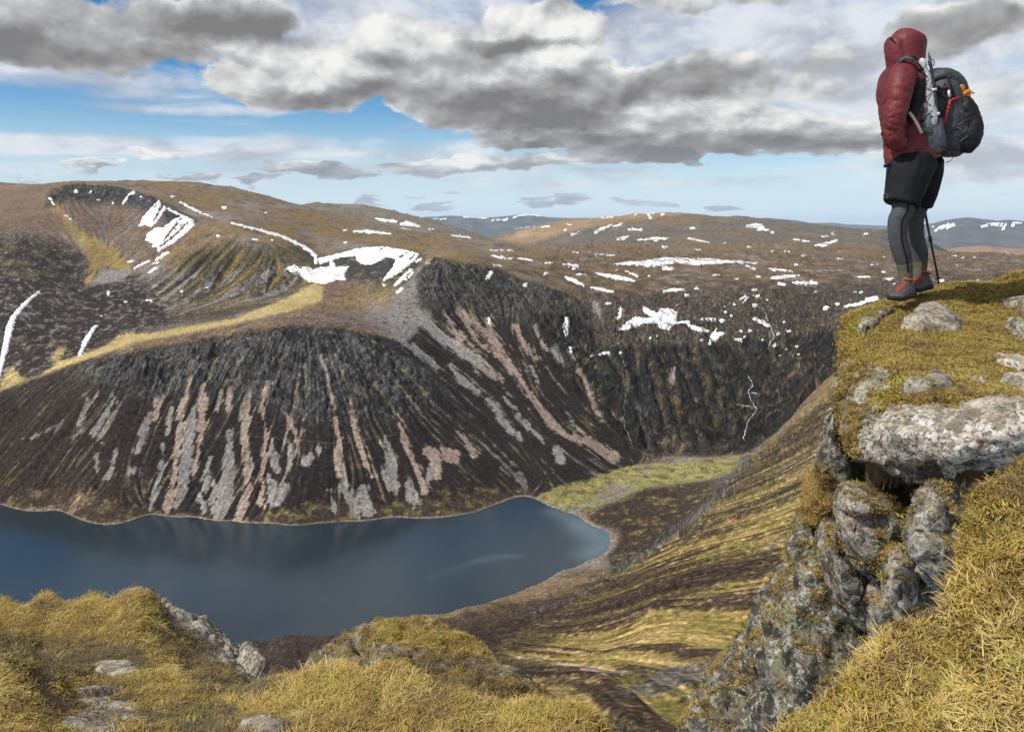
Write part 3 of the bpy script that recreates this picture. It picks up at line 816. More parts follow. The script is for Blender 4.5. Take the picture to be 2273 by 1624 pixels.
# our own flank: ribbons of yellow grass and dark heather running down to the glen
paint(C(.040, .028, .021), band([(-420, 1400), (900, 1370), (1000, 1400), (900, 1520), (600, 1900), (-420, 1900)], 40, 10, 980, 20, n60) * .9)
M = band([(1880, 740), (1880, 860), (1700, 985), (1650, 1030), (1550, 1150), (1440, 1230), (1300, 1320), (1150, 1395), (1050, 1480), (900, 1900), (2700, 1900), (2700, 700)], 14, 10, 1750, 10, n20)
fl = sstep(L3 * .7 + L2 * .5 + L1 * .45 + n60 * .25 + n20 * .25 + n200 * .4, -.30, .30)
paint(lerp(STRAW[None, None] * .95 + 0 * col, YG * .9, sstep(n60, -.2, .3)), M)
MN = M
paint(C(.045, .030, .021), M * (1 - fl) * .92)
paint(C(.19, .115, .06), M * sstep(n20 + L1 * .5 + n4 * .4, .2, .6) * .45)
upz = sstep(VV, 1180, 980)
paint(C(.058, .044, .028), M * sstep(-VV + 25 * n60, -1250, -940) * .88)
paint(C(.13, .095, .045), M * sstep(-VV, -1200, -950) * sstep(L2 * .6 + L1 * .5 + n20 * .5, .1, .55) * .6)
M = band([(930, 1390), (1200, 1330), (1500, 1250), (1720, 1215), (1730, 1245), (1560, 1310), (1300, 1400), (1150, 1450), (950, 1480)], 30, 10, 1400, 25, L2)
paint(C(.034, .022, .017), M * .8)
M = band([(930, 1440), (1150, 1462), (1250, 1478), (1330, 1482), (1200, 1505), (1000, 1500)], 12, 10, 1400, 8, n20); paint(C(.034, .022, .017), M * .85)
paint(YG * .8, MN * sstep(L2 + L1 * .4, .55, .8) * .6)
paint(C(.34, .27, .21), sstep(np.where(MN > 0, line_sd(UU, VV, [(1130, 1452, 1), (1230, 1470, 3), (1340, 1490, 5), (1440, 1495, 4)]) + n20 * 6, -99), -2, 3) * .55)
paint(C(.10, .09, .08), band([(1370, 1540), (1480, 1480), (1560, 1470), (1620, 1440), (1640, 1460), (1560, 1500), (1450, 1545)], 12, 100, 900, 10, n7) * .85)
paint(C(.045, .042, .038), C_RIB * sstep(n20 + n7, -.4, .3) * .85); paint(ROCKL * .6, C_RIB * sstep(rC * .5 + n7 * .8 + n4 * .5, .15, .45) * .8)
paint(C(.30, .27, .24), sstep(np.where(MN > 0, line_sd(UU, VV, [(1735, 1195, 3), (1700, 1215, 3)]) + n7 * 3, -99), -2, 2) * .6)

# scree tongues, drawn from the photograph
def c6(l): return [(.4297 * a, 710.3 + .4297 * b, .4297 * w) for a, b, w in l]
def c7(l): return [(843.5 + .4883 * a, 426.2 + .4883 * b, .4883 * w) for a, b, w in l]
PINK = [c6(l) for l in ([(985, 290, 4), (965, 375, 14), (935, 470, 18), (905, 760, 8), (885, 900, 22), (860, 970, 18)], [(1040, 360, 8), (1050, 420, 20), (1045, 520, 20), (1030, 640, 10), (1000, 800, 8)],
        [(1275, 390, 20), (1262, 560, 20), (1270, 760, 14), (1285, 860, 20), (1225, 1035, 28)], [(1385, 320, 8), (1350, 440, 9), (1372, 560, 10), (1360, 800, 10), (1345, 950, 14)], [(1475, 480, 6), (1520, 570, 12), (1535, 640, 4)],
        [(1665, 200, 4), (1720, 420, 6), (1745, 480, 7), (1733, 560, 8), (1762, 610, 12), (1738, 700, 15), (1755, 800, 10)], [(1810, 420, 5), (1825, 520, 8), (1850, 620, 12), (1890, 730, 12), (1920, 810, 5)],
        [(1185, 360, 12), (1180, 460, 8)], [(815, 420, 20), (805, 540, 6)], [(1145, 380, 10), (1120, 470, 6)], [(2075, 560, 10), (2090, 640, 9), (2150, 760, 13), (2200, 880, 20)], [(2230, 680, 30), (2260, 800, 20)],
        [(520, 340, 3), (480, 430, 4)], [(1540, 500, 5), (1520, 540, 3)])]
PINK += [c7(l) for l in ([(295, 535, 5), (330, 610, 9), (370, 690, 13)], [(350, 540, 7), (450, 680, 7), (560, 760, 10)], [(380, 545, 12), (480, 640, 12), (540, 720, 10)],
         [(480, 580, 9), (545, 720, 15), (600, 800, 20), (660, 880, 12), (710, 960, 15), (780, 1050, 17), (860, 1110, 14), (980, 1150, 18), (1060, 1205, 26)], [(615, 610, 7), (660, 700, 12), (720, 770, 5)],
         [(700, 610, 4), (760, 720, 4)], [(870, 720, 3), (940, 880, 6), (985, 990, 14), (1010, 1030, 6)], [(900, 1070, 5), (1000, 1170, 20)], [(350, 1090, 7), (430, 1190, 16)], [(90, 1050, 5), (130, 1150, 8)],
         [(220, 1185, 26), (340, 1200, 26)], [(300, 560, 3), (500, 800, 5), (560, 860, 3)])]
GREY = [c6(l) for l in ([(455, 400, 6), (425, 500, 12), (395, 580, 5)], [(585, 395, 8), (545, 500, 22), (490, 580, 22)], [(605, 420, 7), (520, 620, 12)], [(775, 480, 10), (740, 580, 18), (710, 690, 12)],
        [(885, 460, 9), (865, 580, 10)], [(1000, 465, 8), (975, 600, 28), (965, 740, 32), (930, 900, 22), (905, 960, 12)], [(1185, 570, 7), (1185, 700, 24), (1180, 800, 34), (1160, 900, 40), (1130, 990, 40)],
        [(1085, 710, 7), (1060, 870, 15)], [(1110, 830, 7), (1100, 970, 20)], [(1400, 620, 8), (1410, 700, 22), (1430, 770, 18)], [(1390, 800, 14), (1420, 930, 34)], [(1480, 860, 14), (1450, 920, 18)],
        [(1640, 670, 22), (1580, 730, 24)], [(1770, 770, 10), (1800, 900, 26), (1840, 990, 24)], [(1870, 870, 22), (1900, 990, 34)], [(2010, 640, 8), (2020, 780, 36), (2050, 860, 14)], [(1975, 760, 10), (2010, 860, 22)],
        [(2110, 840, 14), (2130, 920, 34)], [(840, 740, 9), (810, 850, 15), (775, 985, 9)], [(600, 680, 5), (560, 810, 12)], [(842, 645, 7), (838, 690, 8)], [(1495, 640, 9), (1495, 760, 9)], [(1298, 720, 9), (1290, 850, 9)],
        [(700, 760, 12), (685, 775, 12)], [(2250, 720, 24), (2225, 800, 22)], [(300, 540, 4), (180, 600, 4), (130, 620, 3)], [(500, 700, 6), (500, 780, 6)], [(430, 560, 4), (380, 600, 4)], [(1700, 880, 6), (1720, 980, 10)], [(1030, 900, 6), (1060, 980, 14)])]
GREY += [c7(l) for l in ([(800, 720, 18), (830, 780, 8)], [(320, 790, 8), (380, 860, 16), (450, 910, 8)], [(490, 940, 5), (560, 1040, 14), (640, 1120, 6)], [(620, 1020, 6), (740, 1130, 5)], [(20, 1120, 10), (60, 1215, 16)],
         [(800, 1170, 17), (820, 1215, 22)], [(240, 620, 18), (400, 740, 24), (520, 840, 8)], [(180, 560, 26), (260, 640, 22), (300, 700, 8)], [(400, 720, 6), (450, 840, 6)], [(950, 430, 14), (985, 520, 14), (1000, 560, 8)],
         [(1340, 800, 3), (1330, 850, 3)], [(690, 800, 5), (720, 860, 4)], [(850, 1010, 6), (900, 1080, 5)], [(560, 930, 4), (700, 1090, 5)], [(150, 700, 10), (260, 800, 7)], [(60, 640, 12), (200, 760, 8)])]
wob = n7 * 2.5 + n20 * 9.0 + L1 * 9.5 + L2 * 3 + L0 * 5
lay = MF
wide = (DD > 1180) & (DD < 2250)
for lst, base, k in ((GREY, SCREE, .88), (PINK, SCREEP, .84)):
    best = np.full(UU.shape, -99.)
    for l in lst:
        us = [p[0] for p in l]; vs = [p[1] for p in l]
        m_ = wide & (UU > min(us) - 40) & (UU < max(us) + 40) & (VV > min(vs) - 40) & (VV < max(vs) + 40)
        if m_.any(): best[m_] = np.maximum(best[m_], line_sd(UU[m_], VV[m_], l))
    m = sstep(best * 1.12 + 1.0 + wob * np.clip(.55 + .06 * np.abs(best), .3, 1.1), -1.8, 2.2)
    m = m * (1 - .75 * sstep(n20 * .6 + L1 * .6 + n7 * .5, .30, .5))
    paint(base * 1.02, m * k)
    paint(C(.10, .09, .045), np.clip(sstep(best + wob * .8, -5, 0) - m, 0, 1) * .35)
# faint sheep track across the face
tr = np.full(UU.shape, -99.); m_ = (DD > 1180) & (DD < 1500)
tr[m_] = line_sd(UU[m_], VV[m_] + n60[m_] * 5, [(380, 972, .6), (560, 968, .7), (760, 985, .6), (900, 960, .5)])
paint(SCREE * .6, sstep(tr, -1.2, .6) * .25)
dk_ = 1 - .62 * sstep(DD, 2150, 2700) * (1 - C_COR)
hv_ = np.where(col.mean(-1) > .12, .42, 1.0)
col *= np.exp((.85 * n4 + .5 * n7) * dk_ * hv_ * (DD < 7000) + .35 * n20 + .30 * n200 + (.24 * L0 + .22 * L1 + .25 * n7) * steep * (1 - C_HEAD * .5) + (.3 * L1 + .35 * L0 + .3 * n4) * MN)[..., None] * .93
col = np.clip(col, .008, .8)

mt_, t_, b_ = mat('hill_ground')
b_.inputs['Roughness'].default_value = 0.95
b_.inputs['Specular IOR Level'].default_value = 0.1
co_ = t_.n.new('ShaderNodeTexCoord').outputs['Object']
na = t_.noise(co_, 0.16, 5, 0.7)
nb = t_.noise(co_, 0.9, 4, 0.7)
nc = t_.noise(co_, 3.0, 3, 0.7)
f_ = t_.math('ADD', t_.math('ADD', t_.rng(na, 0.3, 0.7, 0.66, 1.34), t_.rng(nb, 0.3, 0.7, -0.34, 0.34)), t_.rng(nc, 0.3, 0.7, -0.22, 0.22))
t_.l.new(t_.vec('SCALE', t_.attr('Col', 'Color'), f_), b_.inputs['Base Color'])
t_.l.new(t_.bump(na, 0.35, 1.2, t_.bump(nb, 0.3, 0.2)), b_.inputs['Normal'])
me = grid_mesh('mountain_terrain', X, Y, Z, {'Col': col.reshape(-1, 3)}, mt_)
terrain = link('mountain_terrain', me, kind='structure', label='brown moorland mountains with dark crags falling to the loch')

# ------------------------------------------------------------------ loch
mw, tw, bw = mat('loch_water')
bw.inputs['Base Color'].default_value = (0.022, 0.052, 0.088, 1)
bw.inputs['Roughness'].default_value = 0.05
bw.inputs['IOR'].default_value = 1.33
bw.inputs['Specular IOR Level'].default_value = 0.5
cw_ = tw.n.new('ShaderNodeTexCoord').outputs['Object']
nw1 = tw.noise(cw_, 0.12, 5, 0.6); nw2 = tw.noise(cw_, 0.9, 4, 0.6)
big = tw.noise(tw.vec('MULTIPLY', cw_, (1.0, 0.5, 1.0)), 0.006, 4, 0.5)
wc_ = tw.mix(tw.rng(big, 0.35, 0.65), (0.014, 0.024, 0.032), (0.024, 0.037, 0.046))
wc_ = tw.mix(tw.math('MULTIPLY', tw.attr('wind'), .35), wc_, (.10, .14, .18))
tw.l.new(tw.mix(tw.math('MULTIPLY', tw.attr('shal'), .55), wc_, (.16, .22, .25)), bw.inputs['Base Color'])
tw.l.new(tw.rng(big, 0.35, 0.65, 0.07, 0.15), bw.inputs['Roughness'])
tw.l.new(tw.bump(nw1, 0.09, 0.5, tw.bump(nw2, 0.22, 0.2)), bw.inputs['Normal'])
xs = np.linspace(-2200, 1400, 260); ys = np.linspace(300, 1900, 130)
gx_, gy_ = np.meshgrid(xs, ys)
hs3 = [(float(at(u, v, lakeD(v))[0]), float(at(u, v, lakeD(v))[1]), 8.0 + 18 * k) for k, (u, v) in zip((0, .3, .7, 1.0, .8, .1), ((1235, 1136), (1265, 1150), (1300, 1170), (1335, 1192), (1345, 1205), (1310, 1232)))]
shal = sstep(line_sd(gx_, gy_, hs3) + 10 * fbm2(gx_ / 60, gy_ / 60, 3), -30, 30)
wind = sstep(line_sd(gx_, gy_, [(float(at(u, v, lakeD(v))[0]), float(at(u, v, lakeD(v))[1]), w_) for u, v, w_ in ((960, 1280, 1), (1060, 1245, 7), (1120, 1235, 9), (1190, 1228, 2))]) + 12 * fbm2(gx_ / 50, gy_ / 25, 3), -8, 14)
loch = link('loch_water', grid_mesh('loch_water', gx_, gy_, np.full(gx_.shape, LAKE_Z), {'shal': shal.ravel(), 'wind': wind.ravel()}, mw), kind='structure', label='dark blue loch lying below the cliffs')

# ------------------------------------------------------------------ distant hills
def far_hill(name, prof, D, base_v, depth, colr, label, snow=()):
    us = np.arange(prof[0][0], prof[-1][0] + .1, 2.0); ns = len(us)
    top = np.interp(us, [p[0] for p in prof], [p[1] for p in prof])
    k = np.concatenate([np.linspace(0, 1, 40), [1.15, 1.5]])
    K, Ui = np.meshgrid(k, us, indexing='ij')
    Tp = np.broadcast_to(top, K.shape)
    d = D - depth * (1 - np.minimum(K, 1)) + depth * np.maximum(K - 1, 0) * 2
    zb = (V0 - base_v) / F * (D - depth); zt = (V0 - Tp) / F * D
    prof_k = np.sin(np.clip(K, 0, 1) * math.pi / 2) ** 1.1
    z = zb + (zt - zb) * prof_k
    z = np.where(K > 1, zt - (zt - zb) * (K - 1) * 2.2, z)
    x = (Ui - CU) / F * d
    nz = fbm2(x / (D * .03), d / (D * .05), 4)
    z = z + nz * abs(zt - zb).mean() * .28 * np.sin(np.clip(K, 0, 1) * math.pi)
    m, t, b = mat(name + '_ground')
    co = t.n.new('ShaderNodeTexCoord').outputs['Object']
    q = t.noise(co, 40.0 / D, 6, 0.6)
    t.l.new(t.mix(t.rng(q, 0.4, 0.6), colr, tuple(c * 1.5 for c in colr)), b.inputs['Base Color'])
    o = link(name, grid_mesh(name, x, d, z, None, m), kind='structure', label=label)
    vv = V0 - z / d * F
    if snow:
        s = np.full(Ui.shape, -99.)
        for l in snow: s = np.maximum(s, line_sd(Ui, vv, l))
        FAR_SNOW.append((x, d, z, s + 1.2 * fbm2(Ui / 5, vv / 2, 3), D))
    return x, d, z, Ui, vv


FAR_SNOW = []
far_hill('distant_hill', [(900, 490), (930, 484), (960, 481), (1000, 478.5), (1040, 480), (1080, 483), (1120, 480), (1160, 476.5), (1185, 477), (1215, 482), (1260, 484), (1330, 484), (1400, 490)], 30000, 530, 6000, (.06, .065, .06), 'blue distant hills in the notch between two brown hills', snow=[[(1030, 482, 1), (1080, 485, .8)], [(1140, 483, 1), (1160, 478, 1.2), (1185, 478, 1), (1205, 481, .8)], [(960, 486, .6), (990, 487, .8)], [(1090, 490, .6), (1130, 488, .8)]])
far_hill('distant_hill', [(1640, 492), (1700, 484), (1730, 486), (1770, 489), (1800, 495), (1850, 494), (1880, 498), (1940, 500), (2000, 503), (2060, 497)], 36000, 530, 5000, (.07, .07, .06), 'faint blue hills just left of the hiker')
far_hill('distant_hill', [(1980, 506), (2040, 500), (2070, 496), (2100, 489), (2125, 485), (2150, 482.5), (2180, 487), (2210, 490), (2240, 488), (2280, 492), (2400, 488), (2600, 492)], 25000, 560, 7000, (.065, .065, .06), 'blue snow-flecked massif right of the hiker', snow=[[(2083, 506, 2), (2105, 501, 3), (2125, 498, 1.5)], [(2165, 506, 1.2), (2190, 501, 2.5), (2215, 499, 2), (2232, 503, 1.5), (2222, 510, 1)], [(2062, 503, 1), (2072, 503, 1)], [(2075, 512, 1.5), (2080, 512, 1)], [(2245, 497, 1), (2273, 496, 1)], [(2120, 492, .7), (2125, 492, .7)]])
far_hill('distant_hill', [(2060, 566), (2090, 556), (2130, 549), (2180, 546), (2240, 551), (2280, 552), (2400, 546), (2600, 550)], 8500, 590, 1300, (.22, .14, .09), 'low russet ridge below the blue massif at the right edge')
far_hill('distant_hill', [(-500, 520), (1400, 505), (2700, 510)], 48000, 540, 3000, (.07, .07, .06), 'lowest blue ridge along the far horizon')

# ------------------------------------------------------------------ snow patches and streams, draped on the hills
def drape(name, lines=(), polys=(), cuts=(), lift=1.0, step=1.1, rag=2.6, material=None, dmin=0, sink=True, ratio=1.012):
    allp = [p for l in lines for p in l] + [p for l in polys for p in l]
    mw_ = max([p[2] for l in lines for p in l] + [0]) + 4
    u0, u1 = min(p[0] for p in allp) - mw_, max(p[0] for p in allp) + mw_
    v0, v1 = min(p[1] for p in allp) - mw_, max(p[1] for p in allp) + mw_
    us = np.arange(u0, u1, step); vs = np.arange(v0, v1, step * .8)
    if len(us) < 3 or len(vs) < 3: return None
    U_, V_ = np.meshgrid(us, vs)
    s = np.full(U_.shape, -99.)
    for l in lines: s = np.maximum(s, line_sd(U_, V_, l))
    for p in polys: s = np.maximum(s, poly_sd(U_, V_, p))
    for l in cuts: s = np.minimum(s, -line_sd(U_, V_, l))
    s = s + rag * (fbm2(U_ / 11 + U_.min(), V_ / 6, 4, gain=.75) * 1.6) * np.clip(1 + np.abs(s) * .25, 0, 3)
    D_h = hit(U_.ravel(), V_.ravel()).reshape(U_.shape)
    ins = s > 0
    cell = ins[:-1, :-1] | ins[1:, :-1] | ins[:-1, 1:] | ins[1:, 1:]
    dd = np.stack([D_h[:-1, :-1], D_h[1:, :-1], D_h[:-1, 1:], D_h[1:, 1:]])
    cell &= (dd.max(0) / dd.min(0) < ratio) & (dd.min(0) > dmin)
    if cell.sum() < 1: return None
    P = np.stack([(U_ - CU) / F * D_h, D_h, (V0 - V_) / F * D_h], -1)
    k = np.where(ins, np.minimum(1, .35 + s * .25), -.6 if sink else 0.1) * lift
    P[..., 2] += k; P[..., 1] -= np.maximum(k, 0) * .5
    return grid_mesh(name, P[..., 0], P[..., 1], P[..., 2], None, material, cell)


ms, ts, bs = mat('old_snow')
cs = ts.n.new('ShaderNodeTexCoord').outputs['Object']
qs = ts.noise(cs, 0.05, 5, 0.6)
ts.l.new(ts.mix(ts.rng(qs, 0.35, 0.65), (0.56, 0.56, 0.57), (0.80, 0.80, 0.79)), bs.inputs['Base Color'])
bs.inputs['Roughness'].default_value = 0.6
ts.l.new(ts.bump(qs, 0.3, 1.0), bs.inputs['Normal'])


def c5(l): return [(.4297 * p[0], 372.9 + .4297 * p[1], *[.4297 * w for w in p[2:]]) for p in l]
def c7p(l): return [(843.5 + .4883 * p[0], 426.2 + .4883 * p[1], *[.4883 * w for w in p[2:]]) for p in l]
def c2(l): return [(1909 + .2187 * p[0], 337.4 + .2187 * p[1], *[.2187 * w for w in p[2:]]) for p in l]


SN = [  # label, lines, polygons
    ('broad fingered snowfield on the right wall of the upper left corrie', [c5([(1000, 290, 8), (900, 370, 14), (820, 425, 6)])],
     [c5([(860, 200), (930, 235), (1003, 270), (1005, 295), (940, 350), (870, 395), (820, 430), (815, 410), (785, 410), (790, 390), (752, 375), (760, 340), (800, 310), (850, 305), (900, 262), (940, 250), (880, 225)]),
      c5([(820, 168), (835, 185), (805, 240), (850, 195), (862, 205), (800, 290), (780, 305), (750, 295), (718, 300), (735, 255), (770, 215)])]),
    ('snow streak trailing below the corrie snowfield', [c5([(868, 435, 8), (810, 472, 8)])], []),
    ('thin snow streak low in the upper left corrie', [c5([(770, 480, 6), (695, 515, 5)])], []),
    ('long curving snow line on the edge of the brown plateau above the middle crags', [c5([(1200, 285, 4), (1320, 315, 6), (1450, 350, 7), (1540, 390, 7), (1600, 425, 9), (1630, 455, 9), (1632, 490, 8)])], []),
    ('short diagonal snow line on the brown slope right of the corrie', [c5([(935, 178, 4), (1010, 218, 6), (1093, 252, 3)])], []),
    ('wide snowfield filling the bottom of the middle corrie above the yellow tongue', [],
     [c5([(1475, 520), (1550, 488), (1560, 510), (1600, 510), (1640, 520), (1650, 470), (1700, 465), (1720, 480), (1740, 510), (1800, 510), (1780, 550), (1785, 580), (1740, 580), (1680, 600), (1600, 590), (1560, 565), (1540, 540), (1500, 540)])]),
    ('curved snow cornice along the rim of the middle corrie, running down its right side', [],
     [c5([(1640, 470), (1760, 438), (1830, 418), (1900, 408), (2000, 407), (2080, 420), (2165, 440), (2150, 470), (2100, 510), (2050, 550), (1980, 585), (1985, 565), (2030, 510), (2045, 470), (2000, 462), (1960, 482), (1920, 500), (1870, 495), (1840, 478), (1835, 455), (1760, 462), (1700, 482), (1650, 500)])]),
    ('snow streak below the right end of the corrie cornice', [c5([(2130, 520, 5), (2090, 560, 11), (2045, 600, 8)])], []),
    ('long winding snow gully at the left edge of the photograph', [c5([(205, 635, 5), (130, 700, 10), (70, 770, 14), (50, 830, 20), (30, 920, 16), (0, 1040, 12), (-20, 1140, 10)])], []),
    ('shorter snow gully on the dark slope above the yellow glen', [c5([(495, 815, 8), (450, 880, 14), (413, 962, 10)])], []),
    ('flat snow strip on the plateau below the far brown shoulder', [c5([(1830, 328, 5), (1900, 328, 8), (2015, 340, 3)])], []),
    ('left snow patch on the flank of the hill behind the plateau', [c5([(1940, 260, 4), (1985, 270, 8), (2050, 278, 6)])], []),
    ('jagged snow patch on the flank of the hill behind the plateau, left of the notch', [c5([(2070, 290, 6), (2105, 285, 12), (2160, 298, 8)])], []),
    ('lowest snow strip on the flank of the hill left of the notch', [c5([(2020, 303, 3), (2080, 318, 6), (2140, 326, 5)])], []),
    ('longest snowfield, stretched across the middle of the moor plateau', [],
     [c7p([(1045, 325), (1120, 318), (1180, 314), (1280, 298), (1350, 296), (1440, 304), (1470, 298), (1530, 302), (1600, 312), (1730, 320), (1700, 326), (1600, 322), (1500, 327), (1440, 332), (1340, 322), (1290, 334), (1215, 342), (1180, 331), (1100, 331)])]),
    ('small snow patch just below the long plateau snowfield', [c7p([(1290, 345, 8), (1325, 348, 8)])], []),
    ('snow patch at the left end of the plateau hollow', [c7p([(830, 328, 3), (865, 332, 8), (895, 336, 6), (880, 347, 7)])], []),
    ('slanting snow strip above the dark shoulder right of the cliffs', [c7p([(845, 388, 6), (870, 396, 10), (925, 424, 5)])], []),
    ('wide slanting snow strip on the near plateau, left of centre', [c7p([(980, 368, 3), (1040, 382, 9), (1090, 390, 10), (1155, 402, 6)])], []),
    ('snow strip on the lip above the grey gully', [c7p([(960, 434, 3), (1000, 442, 7), (1058, 453, 5)])], []),
    ('large star-shaped snow patch above the headwall crags', [],
     [c7p([(1195, 515), (1230, 535), (1260, 548), (1275, 530), (1320, 528), (1350, 545), (1350, 590), (1410, 583), (1408, 600), (1340, 600), (1310, 625), (1270, 618), (1262, 595), (1200, 598), (1120, 625), (1085, 628), (1120, 590), (1160, 565), (1220, 572), (1245, 568), (1200, 550)])]),
    ('snow tail running right from the star-shaped patch', [c7p([(1405, 608, 6), (1450, 622, 10), (1490, 632, 5)])], []),
    ('forked snow patch hanging over the dark crags of the headwall', [c7p([(1560, 640, 6), (1520, 655, 17), (1500, 688, 6)]), c7p([(1525, 628, 4), (1520, 645, 6)])], []),
    ('upright snow patch in the gully right of the cliffs', [c7p([(850, 575, 8), (845, 612, 15), (848, 648, 6)])], []),
    ('snow patch beside the upper stream above the waterfall', [c7p([(1700, 575, 5), (1735, 590, 9), (1765, 606, 6)])], []),
    ('largest snow patch on the shadowed side of the far hill', [c7p([(1150, 225, 6), (1190, 226, 12), (1250, 213, 10), (1305, 212, 4)])], []),
    ('snow patch left of the largest one on the far hill', [c7p([(1080, 216, 4), (1110, 208, 9), (1130, 195, 5)])], []),
    ('snow patch high on the right shoulder of the far hill', [c7p([(1670, 155, 6), (1710, 152, 12), (1740, 158, 8)]), c7p([(1715, 172, 4), (1765, 172, 4)])], []),
    ('snow-filled stream hollow on the far right of the plateau', [c7p([(1970, 250, 8), (2010, 242, 9), (2080, 218, 4)])], []),
    ('snow patch near the left side of the mossy ledge', [c7p([(2115, 520, 5), (2180, 508, 8), (2205, 500, 5)])], []),
    ('snow patch touching the mossy ledge beside the hiker', [c7p([(2215, 490, 10), (2255, 484, 12)])], []),
    ('oval snow patch on the moor right of the trekking pole', [c2([(925, 1075, 10), (960, 1063, 16), (985, 1052, 6)])], []),
    ('snow strip seen between the boots and the long plateau', [c2([(200, 1297, 4), (280, 1288, 9), (345, 1278, 6)])], []),
    ('flat snow strip on the near moor, middle right', [c7p([(1780, 391, 5), (1840, 385, 8), (1905, 378, 4)])], []),
]
SMALL_E = [c5([p])[0] + () for p in []]
sl = []
for u, v, w, h in ((393, 120, 14, 12), (468, 123, 6, 5), (510, 165, 8, 5), (585, 183, 7, 4), (730, 148, 9, 6), (890, 150, 12, 4), (1160, 207, 14, 11), (1373, 230, 9, 5), (1320, 370, 13, 6), (1408, 372, 7, 4), (1127, 350, 10, 8),
                   (1985, 605, 7, 6), (770, 682, 18, 6), (937, 637, 9, 4), (1067, 617, 10, 4), (1780, 322, 12, 5), (1783, 383, 12, 5), (560, 645, 4, 12), (560, 660, 3, 8), (2230, 315, 14, 5), (520, 765, 5, 6), (648, 694, 6, 3)):
    w, h = w * .85, h * .8; w_ = max(w - h, 0); sl.append(c5([(u - w_, v, h), (u + w_ + .1, v, h)]))
for l in ([(690, 125, 8), (665, 140, 6)], [(655, 155, 6), (635, 185, 4)], [(255, 155, 4), (280, 190, 4)], [(340, 245, 2), (365, 265, 4)], [(810, 515, 8), (770, 540, 6)], [(690, 480, 5), (660, 485, 5)], [(820, 485, 4), (790, 495, 4)],
          [(2180, 465, 6), (2150, 485, 5)], [(2215, 480, 7), (2210, 490, 5)], [(2070, 630, 11), (2055, 640, 6)], [(2130, 540, 4), (2100, 575, 5)]): sl.append(c5(l))
for u, v, w, h in ((885, 273, 18, 3), (757, 370, 11, 6), (660, 422, 12, 10), (1040, 505, 14, 8), (1505, 580, 28, 8), (1555, 583, 10, 12), (1570, 545, 7, 6), (1595, 562, 7, 6), (1465, 582, 9, 7), (1635, 632, 12, 5), (1680, 628, 8, 7), (1628, 670, 18, 6),
                   (1810, 643, 9, 9), (1838, 590, 8, 6), (1858, 632, 10, 4), (1895, 700, 10, 7), (1790, 697, 7, 9), (1848, 713, 6, 4), (1820, 742, 6, 4), (1025, 732, 18, 9), (1093, 730, 8, 7), (1230, 662, 6, 6), (1262, 655, 8, 6), (1462, 675, 6, 5), (960, 747, 4, 5),
                   (1295, 250, 14, 8), (1445, 262, 18, 4), (1420, 163, 14, 6), (1785, 185, 10, 6), (1570, 230, 10, 5), (2060, 190, 14, 5), (2020, 200, 18, 4), (2210, 190, 12, 4), (1925, 287, 16, 5), (1970, 298, 5, 5), (2090, 308, 18, 6), (1900, 328, 20, 3),
                   (1825, 418, 24, 7), (1700, 444, 18, 5), (1710, 472, 18, 6), (1705, 515, 14, 8), (1610, 510, 8, 5), (1440, 440, 14, 4), (1395, 466, 14, 5), (1720, 385, 14, 4), (2030, 525, 16, 8), (2080, 510, 10, 6), (1285, 102, 10, 6), (705, 160, 9, 3),
                   (860, 148, 11, 2.5), (840, 172, 8, 3), (1980, 452, 6, 5), (1000, 737, 8, 4), (1760, 490, 5, 4), (1565, 520, 5, 3), (1850, 268, 14, 3), (1530, 375, 20, 2.5), (1620, 395, 12, 2), (770, 320, 22, 2), (1780, 268, 8, 3), (1680, 250, 10, 3), (1905, 735, 6, 4),
                   (2190, 385, 20, 2.5), (2250, 330, 18, 2.5), (1075, 355, 6, 3), (1220, 382, 5, 4), (2160, 455, 8, 3), (1740, 672, 6, 4), (1660, 655, 4, 4), (1350, 512, 4, 3), (720, 355, 5, 2.5)):
    w, h = w * .85, h * .8; w_ = max(w - h, 0); sl.append(c7p([(u - w_, v, h), (u + w_ + .1, v, h)]))
for l in ([(505, 262, 3), (605, 266, 3)], [(505, 288, 3), (545, 297, 6), (600, 304, 4)], [(625, 302, 2.5), (690, 310, 4)], [(980, 285, 3.5), (1060, 287, 3)], [(325, 195, 4), (440, 212, 3)], [(900, 374, 3), (940, 374, 3)], [(1120, 360, 3), (1170, 382, 4)],
          [(505, 370, 9), (488, 392, 6)], [(1095, 532, 6), (1090, 565, 9)], [(1072, 570, 4), (1080, 574, 3)], [(495, 575, 5), (500, 600, 5)], [(865, 708, 5), (868, 725, 5)], [(1130, 172, 3), (1185, 170, 5)], [(980, 182, 6), (1010, 165, 7), (1050, 150, 3)],
          [(1060, 155, 2.5), (1100, 145, 4)], [(1400, 210, 3), (1450, 220, 4), (1495, 228, 3)], [(1880, 215, 2.5), (1950, 224, 3)], [(1765, 350, 4), (1865, 358, 4)], [(1875, 412, 4), (1940, 412, 7), (1985, 412, 5)], [(1665, 470, 3), (1640, 487, 4)],
          [(1290, 450, 4), (1330, 445, 7), (1380, 440, 4)], [(1665, 335, 3), (1705, 350, 4)], [(1155, 106, 2.5), (1180, 95, 3), (1250, 95, 3)], [(1215, 95, 3), (1230, 120, 5)], [(1000, 115, 2.5), (1060, 113, 3)], [(735, 157, 3), (770, 155, 4)],
          [(520, 332, 2), (555, 336, 3)], [(1650, 500, 3), (1670, 480, 3)], [(870, 195, 2.5), (900, 185, 2.5)], [(620, 165, 2), (680, 160, 3)]): sl.append(c7p(l))
